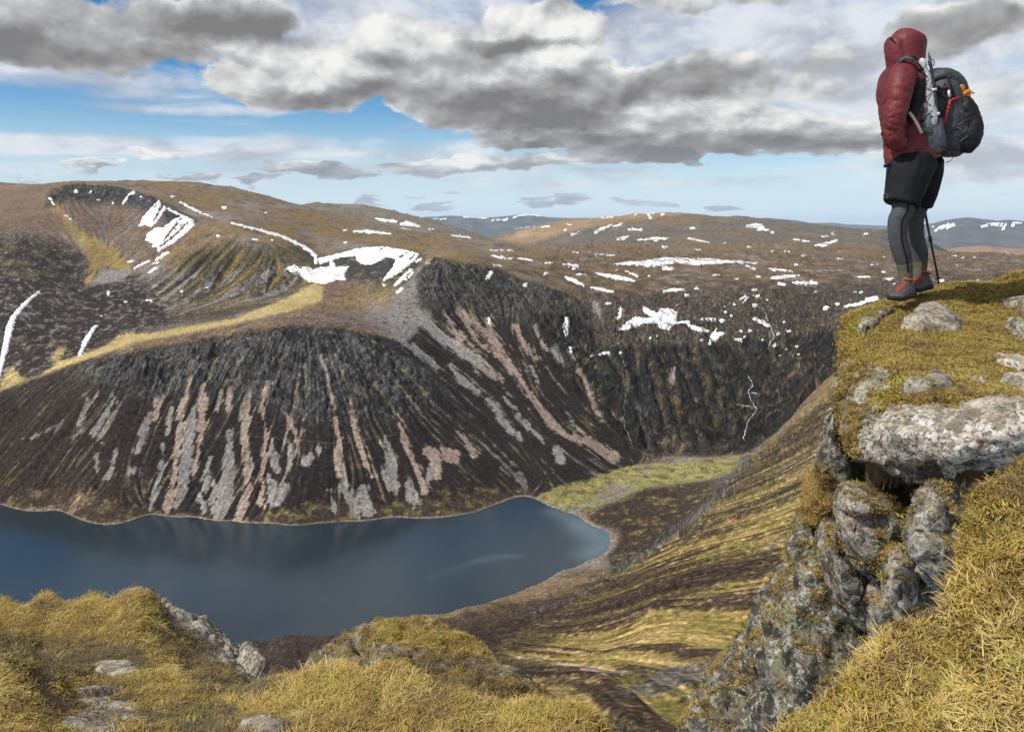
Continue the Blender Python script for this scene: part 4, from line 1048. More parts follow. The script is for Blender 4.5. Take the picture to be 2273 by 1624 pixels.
for u, v, w, h in ((1165, 1065, 22, 9), (1040, 1065, 14, 6), (240, 1215, 26, 8), (125, 1500, 55, 20), (835, 1305, 32, 14), (995, 1152, 26, 7), (760, 1175, 12, 5), (1120, 1305, 18, 8), (1200, 1300, 22, 12), (30, 1265, 80, 4), (60, 830, 26, 10), (300, 940, 14, 4), (230, 1062, 14, 5),
                   (345, 1335, 16, 7), (15, 1420, 18, 8), (285, 1228, 18, 5), (525, 1168, 14, 5)):
    w, h = w * .85, h * .8; w_ = max(w - h, 0); sl.append(c2([(u - w_, v, h), (u + w_ + .1, v, h)]))
CUTS = {'broad finger': [c5(l) for l in ([(870, 225, 6), (850, 270, 12), (800, 300, 8)], [(935, 262, 4), (880, 330, 6), (850, 372, 4)], [(965, 285, 4), (900, 350, 6), (830, 405, 5)], [(900, 300, 4), (910, 320, 3)], [(840, 195, 3), (815, 240, 5), (795, 270, 4)])],
        'wide snowfie': [c5(l) for l in ([(1620, 515, 10), (1640, 500, 16), (1690, 495, 14)], [(1530, 500, 4), (1560, 520, 6)])], 'curved snow ': [c5(l) for l in ([(1965, 425, 5), (1975, 415, 4)], [(2070, 460, 4), (2100, 440, 4)], [(2120, 470, 3), (2140, 450, 3)])]}
for lab, ls, ps in SN:
    me = drape('snow_patch', ls, ps, CUTS.get(lab[:12], ()), lift=2.0, material=ms)
    if me:
        bk = bmesh.new(); bk.from_mesh(me); bk.verts.ensure_lookup_table(); seen = set(); isl = []
        for v_ in bk.verts:
            if v_ in seen: continue
            st = [v_]; comp = []; seen.add(v_)
            while st:
                q_ = st.pop(); comp.append(q_)
                for e_2 in q_.link_edges:
                    w_2 = e_2.other_vert(q_)
                    if w_2 not in seen: seen.add(w_2); st.append(w_2)
            isl.append(comp)
        isl.sort(key=len)
        bmesh.ops.delete(bk, geom=[v_ for c_ in isl[:-1] for v_ in c_], context='VERTS')
        bk.to_mesh(me); bk.free()
    if me: link('snow_patch', me, None, None, lab, 'snow patch', 'old snow patches on the hills')
# the many tiny ones nobody would count: one object
bmx = bmesh.new()
for l in sl:
    me = drape('tmp', [l], [], lift=1.8, material=ms, rag=3.0)
    if me:
        bmx.from_mesh(me); bpy.data.meshes.remove(me)
me = bpy.data.meshes.new('snow_flecks'); bmx.to_mesh(me); bmx.free(); me.materials.append(ms)
for p in me.polygons: p.use_smooth = True
link('snow_flecks', me, None, 'stuff', 'small scattered flecks of old snow over the moor and crags', None)
# snow of the far massifs
bmx = bmesh.new()
for x_, d_, z_, s_, D_f in FAR_SNOW:
    cell = (s_[:-1, :-1] > 0) | (s_[1:, 1:] > 0)
    if cell.any():
        m_ = grid_mesh('tmp', x_, d_ - D_f * .0006, z_ + D_f * .0005, None, ms, cell); bmx.from_mesh(m_); bpy.data.meshes.remove(m_)
me = bpy.data.meshes.new('snow_streaks'); bmx.to_mesh(me); bmx.free(); me.materials.append(ms)
link('snow_streaks', me, None, 'stuff', 'thin snow streaks on the far blue massifs')

def stream(name, lines, label, lift, material, wk=.55, **k):
    out = []
    for q_, l in enumerate(lines):
        n_l = []
        for (a, b, w_), (a2, b2, w2) in zip(l[:-1], l[1:]):
            k_ = max(1, int(math.hypot(a2 - a, b2 - b) / 5))
            for j in range(k_):
                f = j / k_; n_l.append([a + (a2 - a) * f, b + (b2 - b) * f, (w_ + (w2 - w_) * f) * wk])
        n_l.append([*l[-1][:2], l[-1][2] * wk])
        A_l = np.array(n_l); ts_ = np.arange(len(A_l)) * .55 + q_ * 7 + len(label)
        A_l[:, 0] += fbm2(ts_, ts_ * 0 + 3.3, 3) * 5.5; A_l[:, 1] += fbm2(ts_ + 40, ts_ * 0 + 1.3, 2) * 2
        A_l[:, 2] *= np.clip(.8 + 1.2 * fbm2(ts_ * 1.7, ts_ * 0 + 7, 2), .35, 1.5)
        out.append([tuple(r_) for r_ in A_l])
    me = drape(name, out, [], lift=lift, step=.7, rag=1.1, material=material, ratio=1.06, **k)
    if me: link(name, me, None, 'structure', label)

mst, tst, bst = mat('white_water'); bst.inputs['Base Color'].default_value = (.40, .41, .42, 1); bst.inputs['Roughness'].default_value = .4
msl, tsl, bsl = mat('burn_water'); bsl.inputs['Base Color'].default_value = (.20, .21, .21, 1); bsl.inputs['Roughness'].default_value = .25
stream('waterfall', [c7p([(1675, 838, 2), (1692, 880, 3), (1672, 900, 3), (1690, 950, 3), (1712, 990, 3.5), (1668, 1050, 3.5), (1655, 1125, 4)]), c7p([(1690, 910, 2.5), (1715, 915, 1.5)]), c7p([(1620, 965, 1.2), (1685, 972, 1.8)])],
       'white stream tumbling down the dark headwall', 1.5, mst)
stream('stream', [c7p([(1735, 525, 2), (1752, 560, 2), (1778, 625, 2.5), (1790, 655, 2.5), (1772, 690, 2.5), (1758, 722, 2)])], 'thin stream above the rim of the headwall', 1.2, mst)
stream('stream', [c7p([(1075, 640, 1.4), (1090, 700, 1.5), (1112, 780, 1.5), (1135, 865, 1.8), (1112, 950, 1.6), (1108, 1050, 1.6), (1145, 1150, 1.6)])], 'faint thread of a burn down the left of the headwall', 1.0, msl)
def c8(l): return [(799 + .4688 * p[0], 976.7 + .4688 * p[1], .4688 * p[2]) for p in l]
stream('stream', [c8([(1820, 95, 2.5), (1650, 85, 3), (1560, 88, 3), (1470, 100, 3.5), (1400, 122, 3.5), (1290, 128, 3)])], 'pale burn along the back of the valley floor', .8, msl)
stream('stream', [c8([(1390, 150, 5), (1370, 140, 4), (1310, 190, 5), (1275, 240, 6), (1190, 272, 6), (1120, 288, 6), (1050, 320, 6), (990, 345, 7), (960, 362, 9)])], 'sandy burn winding through the green flats into the loch', .8, msl, wk=.8)
stream('tarn', [c7p([(1915, 357, 2.5), (2100, 355, 3)])], 'thin grey tarn on the moor plateau left of the hiker', .8, msl, wk=1.0)

# ------------------------------------------------------------------ air between the hills
mh, th, bh = mat('haze_air')
th.n.remove(bh)
pv = th.n.new('ShaderNodeVolumePrincipled')
pv.inputs['Color'].default_value = (.62, .76, .95, 1)
pv.inputs['Density'].default_value = 1.25e-5
pv.inputs['Anisotropy'].default_value = 0.1
th.l.new(pv.outputs[0], th.n['Material Output'].inputs['Volume'])
bmh = bmesh.new(); bmesh.ops.create_cube(bmh, size=1.0)
for v_ in bmh.verts:
    v_.co = Vector((v_.co.x * 112000, v_.co.y * 64000 + 29000, -560 if v_.co.z < 0 else 520))
meh = bpy.data.meshes.new('haze'); bmh.to_mesh(meh); bmh.free(); meh.materials.append(mh)
haze = link('haze', meh, None, 'stuff', 'pale blue air fading the far hills')

# ------------------------------------------------------------------ the near ground
NP = [
    # left: bottom edge, hollow, grassy mound
    (0, 1624, 2.45), (300, 1624, 2.65), (600, 1624, 2.7), (900, 1624, 2.6), (1200, 1624, 2.45), (1340, 1632, 2.4), (-300, 1624, 2.4),
    (0, 1480, 2.95), (40, 1500, 2.95), (80, 1540, 2.85), (-250, 1470, 3.0), (140, 1590, 2.75), (60, 1570, 2.7),
    (200, 1560, 3.25), (250, 1500, 3.6), (80, 1455, 4.0), (150, 1442, 4.0), (260, 1470, 3.75), (250, 1590, 2.95), (330, 1560, 3.15),
    (0, 1400, 4.3), (100, 1400, 4.3), (220, 1395, 4.3), (330, 1400, 4.25), (-250, 1400, 4.3),
    (-300, 1330, 4.8), (0, 1322, 4.8), (100, 1308, 4.8), (200, 1304, 4.8), (300, 1310, 4.8), (340, 1322, 4.7), (390, 1410, 4.5),
    (420, 1500, 3.9), (360, 1455, 4.0), (500, 1545, 3.6), (560, 1545, 3.65), (600, 1530, 3.8), (470, 1480, 4.4), (540, 1515, 4.2),
    (450, 1570, 3.15), (400, 1600, 2.9), (540, 1590, 2.95),
    (620, 1500, 3.45), (700, 1480, 3.35), (760, 1472, 3.3), (860, 1474, 3.2), (900, 1486, 3.1), (940, 1512, 3.0), (965, 1535, 2.95), (1020, 1547, 2.9), (1100, 1557, 2.88),
    (1180, 1570, 2.84), (1250, 1592, 2.76), (1310, 1615, 2.62), (1350, 1645, 2.45), (700, 1560, 2.95), (850, 1560, 2.8), (1100, 1600, 2.6),
    # under the camera and right
    (0, 1900, 2.0), (600, 1900, 2.0), (1136, 1900, 2.0), (1300, 1800, 2.0), (1400, 1950, 1.7), (1550, 2000, 1.6), (1136, 2600, 1.35), (0, 2600, 1.35), (1700, 2200, 1.3), (2273, 2200, 1.0), (2600, 2200, 1.0),
    (1700, 1700, 2.1), (1740, 1628, 2.2), (1800, 1583, 2.18), (1850, 1543, 2.15), (1900, 1502, 2.15), (1940, 1468, 2.15), (1980, 1424, 2.14), (2010, 1384, 2.12), (2060, 1349, 2.1), (2108, 1330, 2.13),
    (2135, 1290, 2.18), (2137, 1200, 2.25), (2112, 1140, 2.33), (2104, 1092, 2.38), (2160, 1062, 2.36), (2273, 1012, 2.32), (2420, 962, 2.3), (2650, 940, 2.3),
    (2273, 1624, 1.5), (2000, 1624, 1.78), (1850, 1640, 1.95), (2273, 1300, 1.82), (2200, 1200, 2.02), (2100, 1480, 1.87), (2273, 1450, 1.64), (2180, 1120, 2.15), (2300, 1120, 2.05), (2500, 1300, 1.7), (2500, 1624, 1.4),
]
npu = [p[0] for p in NP]; npD = [p[2] for p in NP]; npt = [(V0 - p[1]) / F for p in NP]
def drop(lst, dd1=.35, z1=.7, dd2=1.6, z2=3.6):
    for (u, v, D) in lst:
        z = (V0 - v) / F * D
        for dd, zz in ((dd1, z1), (dd2, z2), (dd2 * 3, z2 * 3)):
            npu.append(u); npD.append(D + dd); npt.append((z - zz) / (D + dd))
drop([(-300, 1330, 4.8), (0, 1322, 4.8), (200, 1304, 4.8), (300, 1310, 4.8), (390, 1410, 4.5), (470, 1480, 4.4), (540, 1515, 4.2), (600, 1530, 3.8), (700, 1480, 3.35), (860, 1474, 3.2), (940, 1512, 3.0), (1020, 1547, 2.9), (1180, 1570, 2.84), (1310, 1615, 2.62)])
drop([(1350, 1645, 2.45), (1400, 1950, 1.7), (1550, 2000, 1.6), (1700, 1700, 2.1)], .3, .6)
drop([(1740, 1628, 2.2), (1800, 1583, 2.18), (1850, 1543, 2.15), (1940, 1468, 2.15), (2010, 1384, 2.12), (2060, 1349, 2.1), (2108, 1330, 2.13), (2135, 1290, 2.18), (2137, 1200, 2.25), (2104, 1092, 2.38), (2160, 1062, 2.36), (2273, 1012, 2.32), (2420, 962, 2.3), (2650, 940, 2.3)], .16, .45, .6, 1.6)
nP = np.stack([(np.array(npu) - CU) / F * 3.0, np.log(np.array(npD, float))], -1)
nw_ = rbf_fit(nP, np.array(npt), 8e-3)


def near_h(x, y):
    q = np.stack([x / y * 3.0, np.log(y)], -1)
    return rbf_eval(nP, nw_, q) * y


def near_sheet(name, u0, u1, d0, d1, nu, nd, hf, material, label, amp=.02, mask=None):
    us = np.linspace(u0, u1, nu); ds = np.exp(np.linspace(math.log(d0), math.log(d1), nd))
    Ug, Dg = np.meshgrid(us, ds, indexing='ij')
    x = (Ug - CU) / F * Dg; y = Dg
    z = hf(x.ravel(), y.ravel()).reshape(x.shape)
    z = z + amp * fbm2(x / .55, y / .55, 4) * 1.6 + amp * .5 * fbm2(x / .12, y / .12, 3)
    mk = None
    if mask is not None:
        mk = mask(Ug, Dg, z)[:-1, :-1]
    return link(name, grid_mesh(name, x, y, z, None, material, mk), kind='structure', label=label)


mtf, ttf, btf = mat('turf_soil')
ct_ = ttf.n.new('ShaderNodeTexCoord').outputs['Object']
a1 = ttf.noise(ct_, 7, 6, 0.65); a2 = ttf.noise(ct_, 60, 5, 0.7); a3 = ttf.noise(ct_, 2.2, 4, 0.5)
c_a = ttf.mix(ttf.rng(a1, .38, .62), (.045, .030, .016), (.16, .11, .045))
c_a = ttf.mix(ttf.rng(a3, .45, .6, 0, .6), c_a, (.13, .085, .04))
c_a = ttf.mix(ttf.rng(a2, .5, .75, 0, .7), c_a, (.26, .19, .08))
ttf.l.new(c_a, btf.inputs['Base Color'])
ttf.l.new(ttf.bump(a2, .9, .012, ttf.bump(a1, .8, .05)), btf.inputs['Normal'])

turf = near_sheet('turf_ground', -480, 2700, 1.05, 16, 640, 260, near_h, mtf, 'grassy foreground ground dropping away over the cliff edge', .022,
                  mask=lambda U_, D_, z: D_ < np.interp(U_, [-400, 250, 390, 600, 700, 1020, 1310, 1350, 1450, 1600, 1700, 1740, 1940, 2060, 2137, 2104, 2273, 2650], [5.6, 5.6, 5.2, 4.6, 3.9, 3.4, 3.1, 2.8, 2.4, 2.3, 2.35, 2.32, 2.27, 2.22, 2.36, 2.5, 2.47, 2.45]))
# the mountainside below the edge comes right up under it in the terrain mesh

# ledge top where the hiker stands
LP = [(1880, 708, 5.3), (1900, 693, 5.5), (1960, 671, 5.75), (2050, 650, 6.3), (2150, 628, 6.6), (2240, 616, 6.8), (2273, 600, 6.9), (2420, 600, 7.0), (2650, 620, 7.0),
      (1884, 728, 5.15), (1888, 748, 4.95), (1895, 775, 4.6), (1900, 800, 4.4), (1905, 840, 4.1), (1915, 870, 3.9), (1950, 884, 3.72), (2050, 884, 3.6), (2150, 902, 3.48), (2273, 912, 3.4), (2420, 925, 3.3), (2650, 940, 3.3),
      (2050, 760, 4.7), (2200, 760, 4.7), (2150, 700, 5.4), (2000, 660, 5.6), (2010, 700, 5.3), (2350, 760, 4.7), (1990, 830, 4.05), (2150, 830, 4.05), (2600, 760, 4.7), (1960, 760, 4.7), (2250, 660, 6.1)]
lpu = [p[0] for p in LP]; lpD = [p[2] for p in LP]; lpt = [(V0 - p[1]) / F for p in LP]
for (u, v, D) in [(1900, 693, 5.5), (1960, 671, 5.75), (2050, 650, 6.3), (2150, 628, 6.6), (2240, 616, 6.8), (2420, 600, 7.0), (2650, 620, 7.0)]:
    z = (V0 - v) / F * D
    for dd, zz in ((.3, .12), (.9, .9), (3.0, 5.0)):
        lpu.append(u); lpD.append(D + dd); lpt.append((z - zz) / (D + dd))
lP = np.stack([(np.array(lpu) - CU) / F * 3.0, np.log(np.array(lpD, float))], -1)
lw_ = rbf_fit(lP, np.array(lpt), 1e-3)
def ledge_h(x, y):
    q = np.stack([x / y * 3.0, np.log(y)], -1)
    h = rbf_eval(lP, lw_, q) * y
    u = CU + F * x / y
    # outline of the turf: roll over at the left side and the front lip
    lip = np.interp(u, [1880, 1900, 1950, 2050, 2150, 2273, 2700], [4.6, 4.05, 3.72, 3.58, 3.46, 3.38, 3.28])
    lef = np.interp(y, [3.5, 4.0, 4.6, 5.0, 5.3, 6.0, 8.0], [1950, 1935, 1915, 1902, 1882, 1905, 1960])
    h = h + .055 * sstep(u, 1950, 2030) * (1 - sstep(y, 4.6, 5.4))
    h = h - .60 * sstep(lip - y, 0.0, .35) - .5 * sstep(lef - u, -6, 60)
    return h
ledge = near_sheet('ledge_turf', 1800, 2700, 3.1, 9.5, 300, 190, ledge_h, mtf, 'mossy turf on top of the granite ledge', .020,
                   mask=lambda U_, D_, z: (D_ > np.interp(U_, [1880, 1900, 1950, 2050, 2150, 2273, 2700], [4.6, 4.05, 3.72, 3.58, 3.46, 3.38, 3.28]) - .22) & (U_ > np.interp(D_, [3.5, 4.0, 4.6, 5.0, 5.3, 6.0, 8.0], [1950, 1935, 1915, 1902, 1882, 1905, 1960]) - 22))

# ------------------------------------------------------------------ granite
mr, tr_, br = mat('lichened_granite')
cr_ = tr_.n.new('ShaderNodeTexCoord').outputs['Object']
pale = tr_.attr('pale')
g1 = tr_.noise(cr_, 3.0, 5, .55); g2 = tr_.noise(cr_, 14, 6, .65, dist=.3); g3 = tr_.noise(cr_, 55, 5, .7); g4 = tr_.noise(cr_, 8, 6, .6, dist=.5)
g5 = tr_.noise(cr_, 240, 3, .7)
vx = tr_.voro(cr_, 38, 'F1')
base = tr_.mix(tr_.rng(g2, .35, .65), (.055, .052, .047), (.24, .222, .195))
palec = tr_.mix(tr_.rng(g4, .40, .56), (.48, .37, .31), (.74, .68, .61))
base = tr_.mix(tr_.math('MULTIPLY', tr_.rng(g1, .22, .46), pale), base, palec)
gre = tr_.rng(tr_.noise(tr_.vec('ADD', cr_, (3, 8, 1)), 6, 7, .65), .50, .57)
base = tr_.mix(tr_.math('MULTIPLY', gre, tr_.math('SUBTRACT', .75, tr_.math('MULTIPLY', pale, .55))), base, (.27, .29, .17))
whi = tr_.rng(tr_.noise(tr_.vec('ADD', cr_, (9, 2, 5)), 18, 6, .7), .51, .57)
base = tr_.mix(tr_.math('MULTIPLY', whi, .7), base, (.58, .58, .53))
blk = tr_.rng(tr_.noise(tr_.vec('ADD', cr_, (1, 5, 9)), 11, 8, .72, dist=.3), .50, .555)
base = tr_.mix(tr_.math('MULTIPLY', blk, tr_.math('SUBTRACT', .88, tr_.math('MULTIPLY', pale, .30))), base, (.016, .015, .014))
spk = tr_.rng(g3, .51, .58)
base = tr_.mix(tr_.math('MULTIPLY', spk, .75), base, (.02, .019, .018))
base = tr_.mix(tr_.rng(g5, .35, .65, .0, .30), base, (.05, .05, .05))
mo = tr_.math('MULTIPLY', tr_.attr('moss'), tr_.rng(tr_.math('ADD', g2, tr_.math('MULTIPLY', g4, .6)), .62, .90))
mosc = tr_.mix(tr_.rng(g3, .4, .6), (.085, .06, .012), (.24, .16, .025))
base = tr_.mix(mo, base, mosc)
tr_.l.new(base, br.inputs['Base Color'])
br.inputs['Roughness'].default_value = .88
tr_.l.new(tr_.bump(g5, .5, .003, tr_.bump(g3, .8, .010, tr_.bump(g2, .7, .03))), br.inputs['Normal'])


def voxel(co_faces_bm, voxel_size, smooth_it=6):
    me = bpy.data.meshes.new('tmp'); co_faces_bm.to_mesh(me); co_faces_bm.free()
    o = bpy.data.objects.new('tmp', me); COL.objects.link(o)
    rm_ = o.modifiers.new('r', 'REMESH'); rm_.mode = 'VOXEL'; rm_.voxel_size = voxel_size; rm_.use_smooth_shade = True
    if smooth_it:
        sm = o.modifiers.new('s', 'SMOOTH'); sm.factor = .6; sm.iterations = smooth_it
    dg = bpy.context.evaluated_depsgraph_get(); dg.update()
    out = bpy.data.meshes.new_from_object(o.evaluated_get(dg))
    bpy.data.objects.remove(o); bpy.data.meshes.remove(me)
    return out


def mesh_co(me):
    a = np.empty(len(me.vertices) * 3, np.float32); me.vertices.foreach_get('co', a)
    b = np.empty(len(me.vertices) * 3, np.float32); me.vertices.foreach_get('normal', b)
    return a.reshape(-1, 3).astype(float), b.reshape(-1, 3).astype(float)


def set_co(me, co):
    me.vertices.foreach_set('co', co.astype(np.float32).ravel()); me.update()


def add_attr(me, n, v):
    a = me.attributes.new(n, 'FLOAT', 'POINT'); a.data.foreach_set('value', np.asarray(v, np.float32))


from mathutils.kdtree import KDTree
def facets(co, size, seed):
    r = np.random.default_rng(seed)
    lo, hi = co.min(0) - size, co.max(0) + size
    n = int(np.prod((hi - lo) / size)) + 4
    C_ = r.uniform(lo, hi, (n, 3)); N_ = r.normal(size=(n, 3)); N_ /= np.linalg.norm(N_, axis=1)[:, None]; off = r.uniform(-.5, .5, n)
    kd = KDTree(n)
    for i, c in enumerate(C_): kd.insert(c, i)
    kd.balance()
    q = co + .22 * size * np.stack([fbm3(co / size * 1.3 + k * 9, 2) for k in range(3)], 1)
    k1 = np.empty(len(co), int); ed = np.empty(len(co))
    for i, p in enumerate(q):
        f = kd.find_n(p, 2); k1[i] = f[0][1]; ed[i] = f[1][2] - f[0][2]
    d = ((co - C_[k1]) * N_[k1]).sum(1) * .45 + off[k1] * size * .22
    return d, ed / size


def rock(name, label, pts, vox=.016, smooth=8, amp=.03, fine=.010, pale=.2, moss=.5, extra=(), cat='boulder', group=None, strata=0.0, parent=None, kind=None, facet=.42):
    bm = bmesh.new()
    for grp in [pts] + list(extra):
        b2 = bmesh.new()
        for p in grp:
            b2.verts.new(tuple(at(*p)) if len(p) == 3 else tuple(p[:3]))
        r = bmesh.ops.convex_hull(b2, input=b2.verts)
        bmesh.ops.delete(b2, geom=[g for g in r['geom_interior'] if isinstance(g, bmesh.types.BMVert)], context='VERTS')
        m = bpy.data.meshes.new('t'); b2.to_mesh(m); b2.free(); bm.from_mesh(m); bpy.data.meshes.remove(m)
    me = voxel(bm, vox, smooth)
    co, no = mesh_co(me)
    d = amp * fbm3(co / .42, 3) * 1.6 + amp * .35 * fbm3(co / .16 + 9, 3, ridged=True)
    f1, e1 = facets(co, .34, len(label)); f2, e2 = facets(co, .11, len(label) + 1)
    d = d * .6 + facet * (f1 + f2 * .45) - facet * (.030 * np.exp(-(e1 / .035) ** 2) + .010 * np.exp(-(e2 / .06) ** 2))
    crk = 1 - np.abs(fbm3(co * np.array([1, 1, 1.4]) / .30 + 40, 2)) * 9
    d = d - amp * .5 * np.clip(crk, 0, 1)
    d = d + fine * fbm3(co / .045, 3, gain=.6) * 1.6
    if strata:
        d = d + strata * fbm3(co * np.array([1, 1, .35]) / .12 + 3, 3, ridged=True)
    set_co(me, co + no * d[:, None])
    co, no = mesh_co(me)
    add_attr(me, 'pale', np.full(len(co), pale) if not callable(pale) else pale(co, no))
    mm = (sstep(no[:, 2], -.1, .7) * .8 + sstep(-crk, -.9, -.2) * 0 + .25 * (crk > .3)) * moss if not callable(moss) else moss(co, no)
    add_attr(me, 'moss', np.clip(mm, 0, 1.2))
    me.materials.clear(); me.materials.append(mr)
    return link(name, me, parent, kind, label, None if kind or parent else cat, group)


def slabpts(outline, D, thick, bulge=.12, shrink=.72, lean=0.0):
    """outline of photo points -> front ring, a bulged inner ring in front and a back ring"""
    o = np.array(outline, float); c = o.mean(0)
    pts = [(u, v, D + lean * (v - c[1]) / 100) for u, v in o]
    pts += [(c[0] + (u - c[0]) * shrink, c[1] + (v - c[1]) * shrink, D - bulge + lean * (v - c[1]) / 100) for u, v in o]
    for u, v in o:
        P = at(c[0] + (u - c[0]) * .96, c[1] + (v - c[1]) * .96, D + lean * (v - c[1]) / 100 + thick)
        pts.append((P[0], P[1], P[2], 0))
    return pts


def c3(l): return [(1509.6 + .6499 * a, 568.3 + .6499 * b) for a, b in l]
G_ = 'granite blocks of the cliff under the hiker'
slab = rock('granite_slab', 'great pale pink and white overhanging granite slab forming the ledge the hiker stands on',
     [(1890, 745, 5.25), (1905, 728, 5.5), (1965, 730, 5.8), (2100, 715, 6.3), (2400, 700, 6.7), (2650, 720, 6.8),
      (1886, 800, 4.55), (1873, 850, 4.1), (1868, 900, 3.8), (1876, 960, 3.62), (1900, 1008, 3.5), (1960, 1046, 3.42), (2020, 1072, 3.38), (2064, 1086, 3.35), (2110, 1080, 3.28), (2200, 1040, 3.2), (2290, 1000, 3.12), (2650, 985, 3.0),
      (1925, 915, 3.72), (1990, 912, 3.55), (2060, 910, 3.42), (2150, 918, 3.32), (2273, 918, 3.2), (2650, 940, 3.05), (2000, 960, 3.3), (2150, 980, 3.08), (2273, 955, 3.02), (2100, 1020, 3.15),
      (1895, 900, 5.2), (2100, 940, 5.0), (2650, 920, 5.5)], vox=.017, smooth=5, amp=.045, fine=.009, group=G_, strata=.012,
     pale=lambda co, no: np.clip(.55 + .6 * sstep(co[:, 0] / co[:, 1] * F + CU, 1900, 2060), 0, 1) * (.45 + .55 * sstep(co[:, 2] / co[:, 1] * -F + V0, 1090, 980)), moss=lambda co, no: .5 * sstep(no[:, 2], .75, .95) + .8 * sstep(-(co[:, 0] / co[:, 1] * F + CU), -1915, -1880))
rock('granite_block', 'narrow upright grey block on the left shoulder of the cliff beneath the slab', slabpts(c3([(490, 620), (520, 520), (545, 560), (560, 700), (585, 790), (545, 860), (510, 905), (470, 880), (462, 760)]), 4.0, 1.3, .08), amp=.03, pale=.12, moss=.45, group=G_)
rock('granite_boulder', 'big rounded grey-green boulder bulging below the dark cleft', slabpts(c3([(545, 770), (610, 775), (710, 820), (785, 915), (770, 985), (705, 1050), (672, 1128), (620, 1085), (570, 1020), (540, 940), (522, 850)]), 3.5, 1.3, .22, .55), amp=.022, facet=.25, pale=.6, moss=.3, group=G_)
rock('granite_boulder', 'smaller rounded bulge tucked under the big rounded boulder', slabpts(c3([(505, 905), (560, 985), (620, 1070), (672, 1120), (665, 1245), (600, 1232), (548, 1180), (518, 1100), (495, 1000)]), 3.66, 1.2, .13, .6), amp=.025, pale=.30, moss=.4, group=G_)
rock('granite_block', 'pale wedge-shaped block right of the big rounded boulder', slabpts(c3([(700, 1040), (755, 985), (795, 1005), (805, 1080), (800, 1180), (765, 1260), (705, 1350), (655, 1400), (660, 1250), (680, 1120)]), 3.22, 1.2, .10, .6), amp=.03, pale=.45, moss=.55, group=G_)
rock('granite_block', 'cracked block standing in the dark cleft beside the orange grass', slabpts(c3([(860, 800), (885, 850), (945, 900), (1000, 1040), (1000, 1180), (885, 1180), (832, 1070), (785, 965), (778, 915), (835, 880)]), 3.0, 1.2, .08, .65), amp=.04, pale=.30, moss=.5, group=G_, strata=.02)
rock('granite_buttress', 'dark steep granite buttress dropping to the bottom edge below the boulders', slabpts(c3([(475, 880), (440, 955), (385, 1060), (335, 1180), (292, 1240), (280, 1290), (250, 1500), (280, 1700), (600, 1750), (800, 1500), (700, 1250), (600, 1200), (520, 1060)]), 4.0, 1.8, .25, .6, -.06), vox=.02, amp=.055, fine=.014, pale=0, moss=.22, group=G_, strata=.045,
     extra=[slabpts(c3([(430, 905), (445, 915), (452, 1000), (430, 1100), (370, 1100), (400, 1000)]), 4.05, .5, .05)])
rock('granite_buttress', 'lowest dark rock rib at the bottom of the photograph left of the straw grass', slabpts(c3([(300, 1240), (232, 1330), (140, 1412), (62, 1545), (30, 1660), (100, 1900), (500, 1900), (420, 1400)]), 4.35, 1.5, .2, .6, -.1), vox=.022, amp=.07, fine=.016, pale=0, moss=.3, group=G_, strata=.05)
rock('cleft_rock', 'shadowed rock filling the deep crack under the slab', slabpts(c3([(520, 640), (700, 700), (900, 760), (1000, 900), (1000, 1500), (700, 1700), (500, 1500), (470, 1000)]), 4.35, 1.2, .1), vox=.03, amp=.04, pale=0, moss=.8, group=G_)
def c4(l): return [(1820.4 + .35 * a, 586 + .35 * b) for a, b in l]
GL_ = 'stones set in the ledge turf'
def on_ledge(uv_, lift): return [(u, v) for u, v in uv_]
def ledge_pt(u, v, up):
    Ds = np.linspace(3.2, 7.2, 240); x = (u - CU) / F * Ds
    t = ledge_h(x, Ds) / Ds
    k = np.argmax(t >= (V0 - v) / F) if (t >= (V0 - v) / F).any() else len(Ds) - 1
    return (x[k], Ds[k], t[k] * Ds[k] + up)
def near_pt(u, v, up, d0=1.2, d1=5.2):
    Ds = np.linspace(d0, d1, 300); x = (u - CU) / F * Ds
    t = near_h(x, Ds) / Ds
    k = np.argmax(t >= (V0 - v) / F) if (t >= (V0 - v) / F).any() else len(Ds) - 1
    return (x[k], Ds[k], t[k] * Ds[k] + up)
def flat_stone(label, outline, up, fn, pale=.6, **k):
    o = np.array(outline, float); c = o.mean(0)
    pts = []
    for u, v in o:
        P = fn(u, v, 0); pts.append((P[0], P[1], P[2] + up * .3 - .012, 0)); pts.append((P[0], P[1], P[2] - .10, 0))
        P = fn(c[0] + (u - c[0]) * .6, c[1] + (v - c[1]) * .6, 0); pts.append((P[0], P[1], P[2] + up - .012, 0))
    return rock('flat_stone', label, pts, vox=.014, smooth=4, amp=.018, fine=.006, pale=pale, moss=.5, cat='stone', facet=.25, **k)
flat_stone('low granite outcrop in the turf just below the boots', c4([(510, 410), (560, 340), (640, 275), (740, 270), (830, 320), (930, 380), (860, 420), (720, 420), (600, 425)]), .07, ledge_pt, .7, group=GL_)
flat_stone('brownish flat stone near the front lip of the ledge', c4([(470, 820), (560, 770), (700, 715), (800, 730), (850, 780), (700, 830), (560, 850)]), .05, ledge_pt, .45, group=GL_)
flat_stone('grey stone at the right edge of the photograph on the ledge', c4([(1165, 410), (1230, 385), (1400, 390), (1500, 430), (1400, 480), (1220, 465)]), .07, ledge_pt, .5, group=GL_)
flat_stone('long pinkish stone at the far right back of the ledge', c4([(1130, 225), (1250, 205), (1500, 215), (1500, 330), (1350, 340), (1220, 270)]), .04, ledge_pt, .6, group=GL_)
flat_stone('narrow grey rock edging the mossy nose left of the boots', c4([(225, 470), (250, 400), (330, 340), (430, 300), (520, 290), (430, 345), (330, 400), (260, 480)]), .05, ledge_pt, .4, group=GL_)

